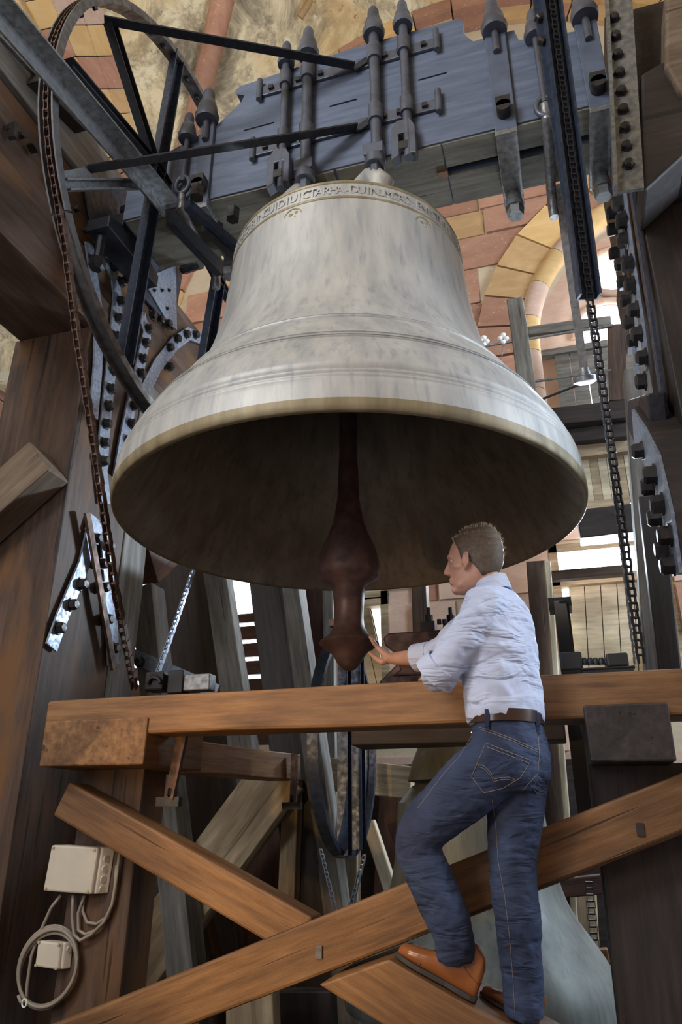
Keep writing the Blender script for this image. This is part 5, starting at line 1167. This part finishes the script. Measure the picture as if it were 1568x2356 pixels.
stitch([(1238, 1695), (1240, 1740), (1236, 1780), (1200, 1820)], 'seat_seam'); stitch([(1086, 1690), (1072, 1715), (1055, 1742), (1020, 1780), (960, 1860)], 'side_seam')
stitch([(1131, 1840), (1140, 1900), (1145, 1980), (1160, 2060), (1172, 2160), (1180, 2260), (1184, 2330)], 'side_seam')
stitch([(1232, 1798), (1226, 1812), (1236, 1830)], 'pocket_seam')
p = surf(1085, 1686, .004); 
if p: mb = MB(); mb.lathe([(.006, 0), (.005, .003), (.001, .004)], p, 12, CAM - p); mb.build('rivet_button', 'metal_button', jeans, smooth=60)
# belt
bl = [(PY(x, y, -.53), gs * .1625, gf * .129) for x, y in ((1164, 1668), (1164, 1641))]
mb = MB(); n = 48; vs = []
for (c, s_, f_), sc_ in ((bl[0], 1.0), (bl[1], 1.0), (bl[1], .955), (bl[0], .955)):
    for k in range(n):
        q = 2 * PI * k / n; ca, sa = math.cos(q), math.sin(q); vs.append(c + s_ * sc_ * math.copysign(abs(ca) ** .9, ca) + f_ * sc_ * math.copysign(abs(sa) ** .9, sa))
mb.add(vs, [(i * n + k, i * n + (k + 1) % n, ((i + 1) % 4) * n + (k + 1) % n, ((i + 1) % 4) * n + k) for i in range(4) for k in range(n)]); belt = mb.build('belt', 'belt_leather', man, label='glossy dark brown leather belt', smooth=50)
dgb = bpy.context.evaluated_depsgraph_get(); bv2 = BVHTree.FromObject(belt, dgb)
for px, y0, y1 in ((1119, 1632, 1678), (1236, 1640, 1690)):
    q = []
    for yy in (y0, (y0 + y1) / 2, y1):
        h = bv2.ray_cast(CAM, ray(px, 1656).normalized())
        if h[0] is not None: q.append(PY(px, yy, h[0].y) - FH * .006)
    if len(q) == 3: mb = MB(); mb.bar(q[0], q[2], .016, .006, -FH); mb.build('belt_loop', 'denim', man)
# ---- boots
fdir = (FT0 - FT1).normalized(); fn = V((0, 1, 0)).cross(fdir).normalized(); fn = fn if fn.z > 0 else -fn
def boot(name, heel_px, toe_px, yaw, Yc, upper, side, label):
    def hitft(px):       # point of the timber's upper edge in plane Yc under this column
        best = None
        for i in range(200):
            p = FT0 + (FT1 - FT0) * (i / 199); q = V((p.x, Yc, p.z)); d = q - CAM; x = 784 + FPX * d.dot(RT) / d.dot(FW)
            if best is None or abs(x - px) < best[0]: best = (abs(x - px), q)
        return best[1]
    hp_, tp_ = hitft(heel_px), hitft(toe_px); ex = (tp_ - hp_).normalized(); L = (tp_ - hp_).length
    ex = (ex + V((0, yaw, 0))).normalized(); ez = (fn - ex * fn.dot(ex)).normalized(); ey = ez.cross(ex); k = L / .30
    M = Matrix(((ex.x, ey.x, ez.x, hp_.x), (ex.y, ey.y, ez.y, hp_.y), (ex.z, ey.z, ez.z, hp_.z + .004), (0, 0, 0, 1)))
    T = lambda x, y, z: M @ V((x * k, y * k, z * k))
    r = thing(name, hp_, label, 'x'); bpy.data.objects.remove(r)
    ol = [(.0, .022), (.02, .032), (.06, .036), (.11, .034), (.16, .042), (.20, .048), (.24, .046), (.27, .036), (.29, .022), (.30, .006)]
    out = [(x, w_) for x, w_ in ol] + [(x, -w_) for x, w_ in reversed(ol)]
    mb = MB(); mb.prism([T(x, w_ * 1.06, 0) for x, w_ in out], (0, 0, 0), ez * (.016 * k)); mb.prism([T(x, w_ * 1.05, -.001) for x, w_ in out if x <= .075], (0, 0, 0), ez * (-.0 + .014 * k)); sole = mb.build(name + '_sole', 'shoe_sole', man, bev=.003)
    rg = [(.004, .022, .10), (.015, .032, .13), (.05, .038, .155), (.085, .038, .155), (.115, .037, .115), (.15, .040, .080), (.19, .0455, .064), (.225, .045, .054), (.255, .040, .048), (.28, .028, .040), (.294, .012, .028)]
    u = loft([(T(x, 0, .010 + h * .47), ey * (hw * k), ez * (h * .5 * k)) for x, hw, h in rg], 24, 2.5)
    up = flesh([u], name, upper, .005, 4, label=label)
    for i in range(5):
        x = .125 + .017 * i; h = .10 - .0098 * i * 1.0; mb = MB(); mb.sweep([T(x, .022, h - .006), T(x + .004, 0, h + .006), T(x + .008, -.022, h - .006)], .0026 * k, 6); mb.build('lace', 'lace', man)
    mb = MB(); mb.sweep([T(.12, 0, .108), T(.11, side * .02, .125), T(.10, side * .035, .105), T(.11, side * .015, .11), T(.13, side * .03, .10)], .0022 * k, 6); mb.build('lace', 'lace', man)
    mb = MB(); mb.sweep([T(.205, .046, .02), T(.20, .034, .055), T(.195, 0, .068), T(.20, -.034, .055), T(.205, -.046, .02)], .0014 * k, 5); mb.build('toe_seam', 'shoe_seam', man)
    mb = MB(); mb.sweep([T(.0, 0, .06), T(.012, side * .030, .06), T(.05, side * .0375, .075), T(.09, side * .0375, .10)], .0014 * k, 5); mb.build('heel_seam', 'shoe_seam', man)
boot('boot', 1094, 908, .03, -.49, 'shoe_leather', 1, 'polished tan-brown leather boot')
boot('boot', 1240, 1102, .0, -.36, 'shoe_leather', 1, 'polished tan-brown leather boot')
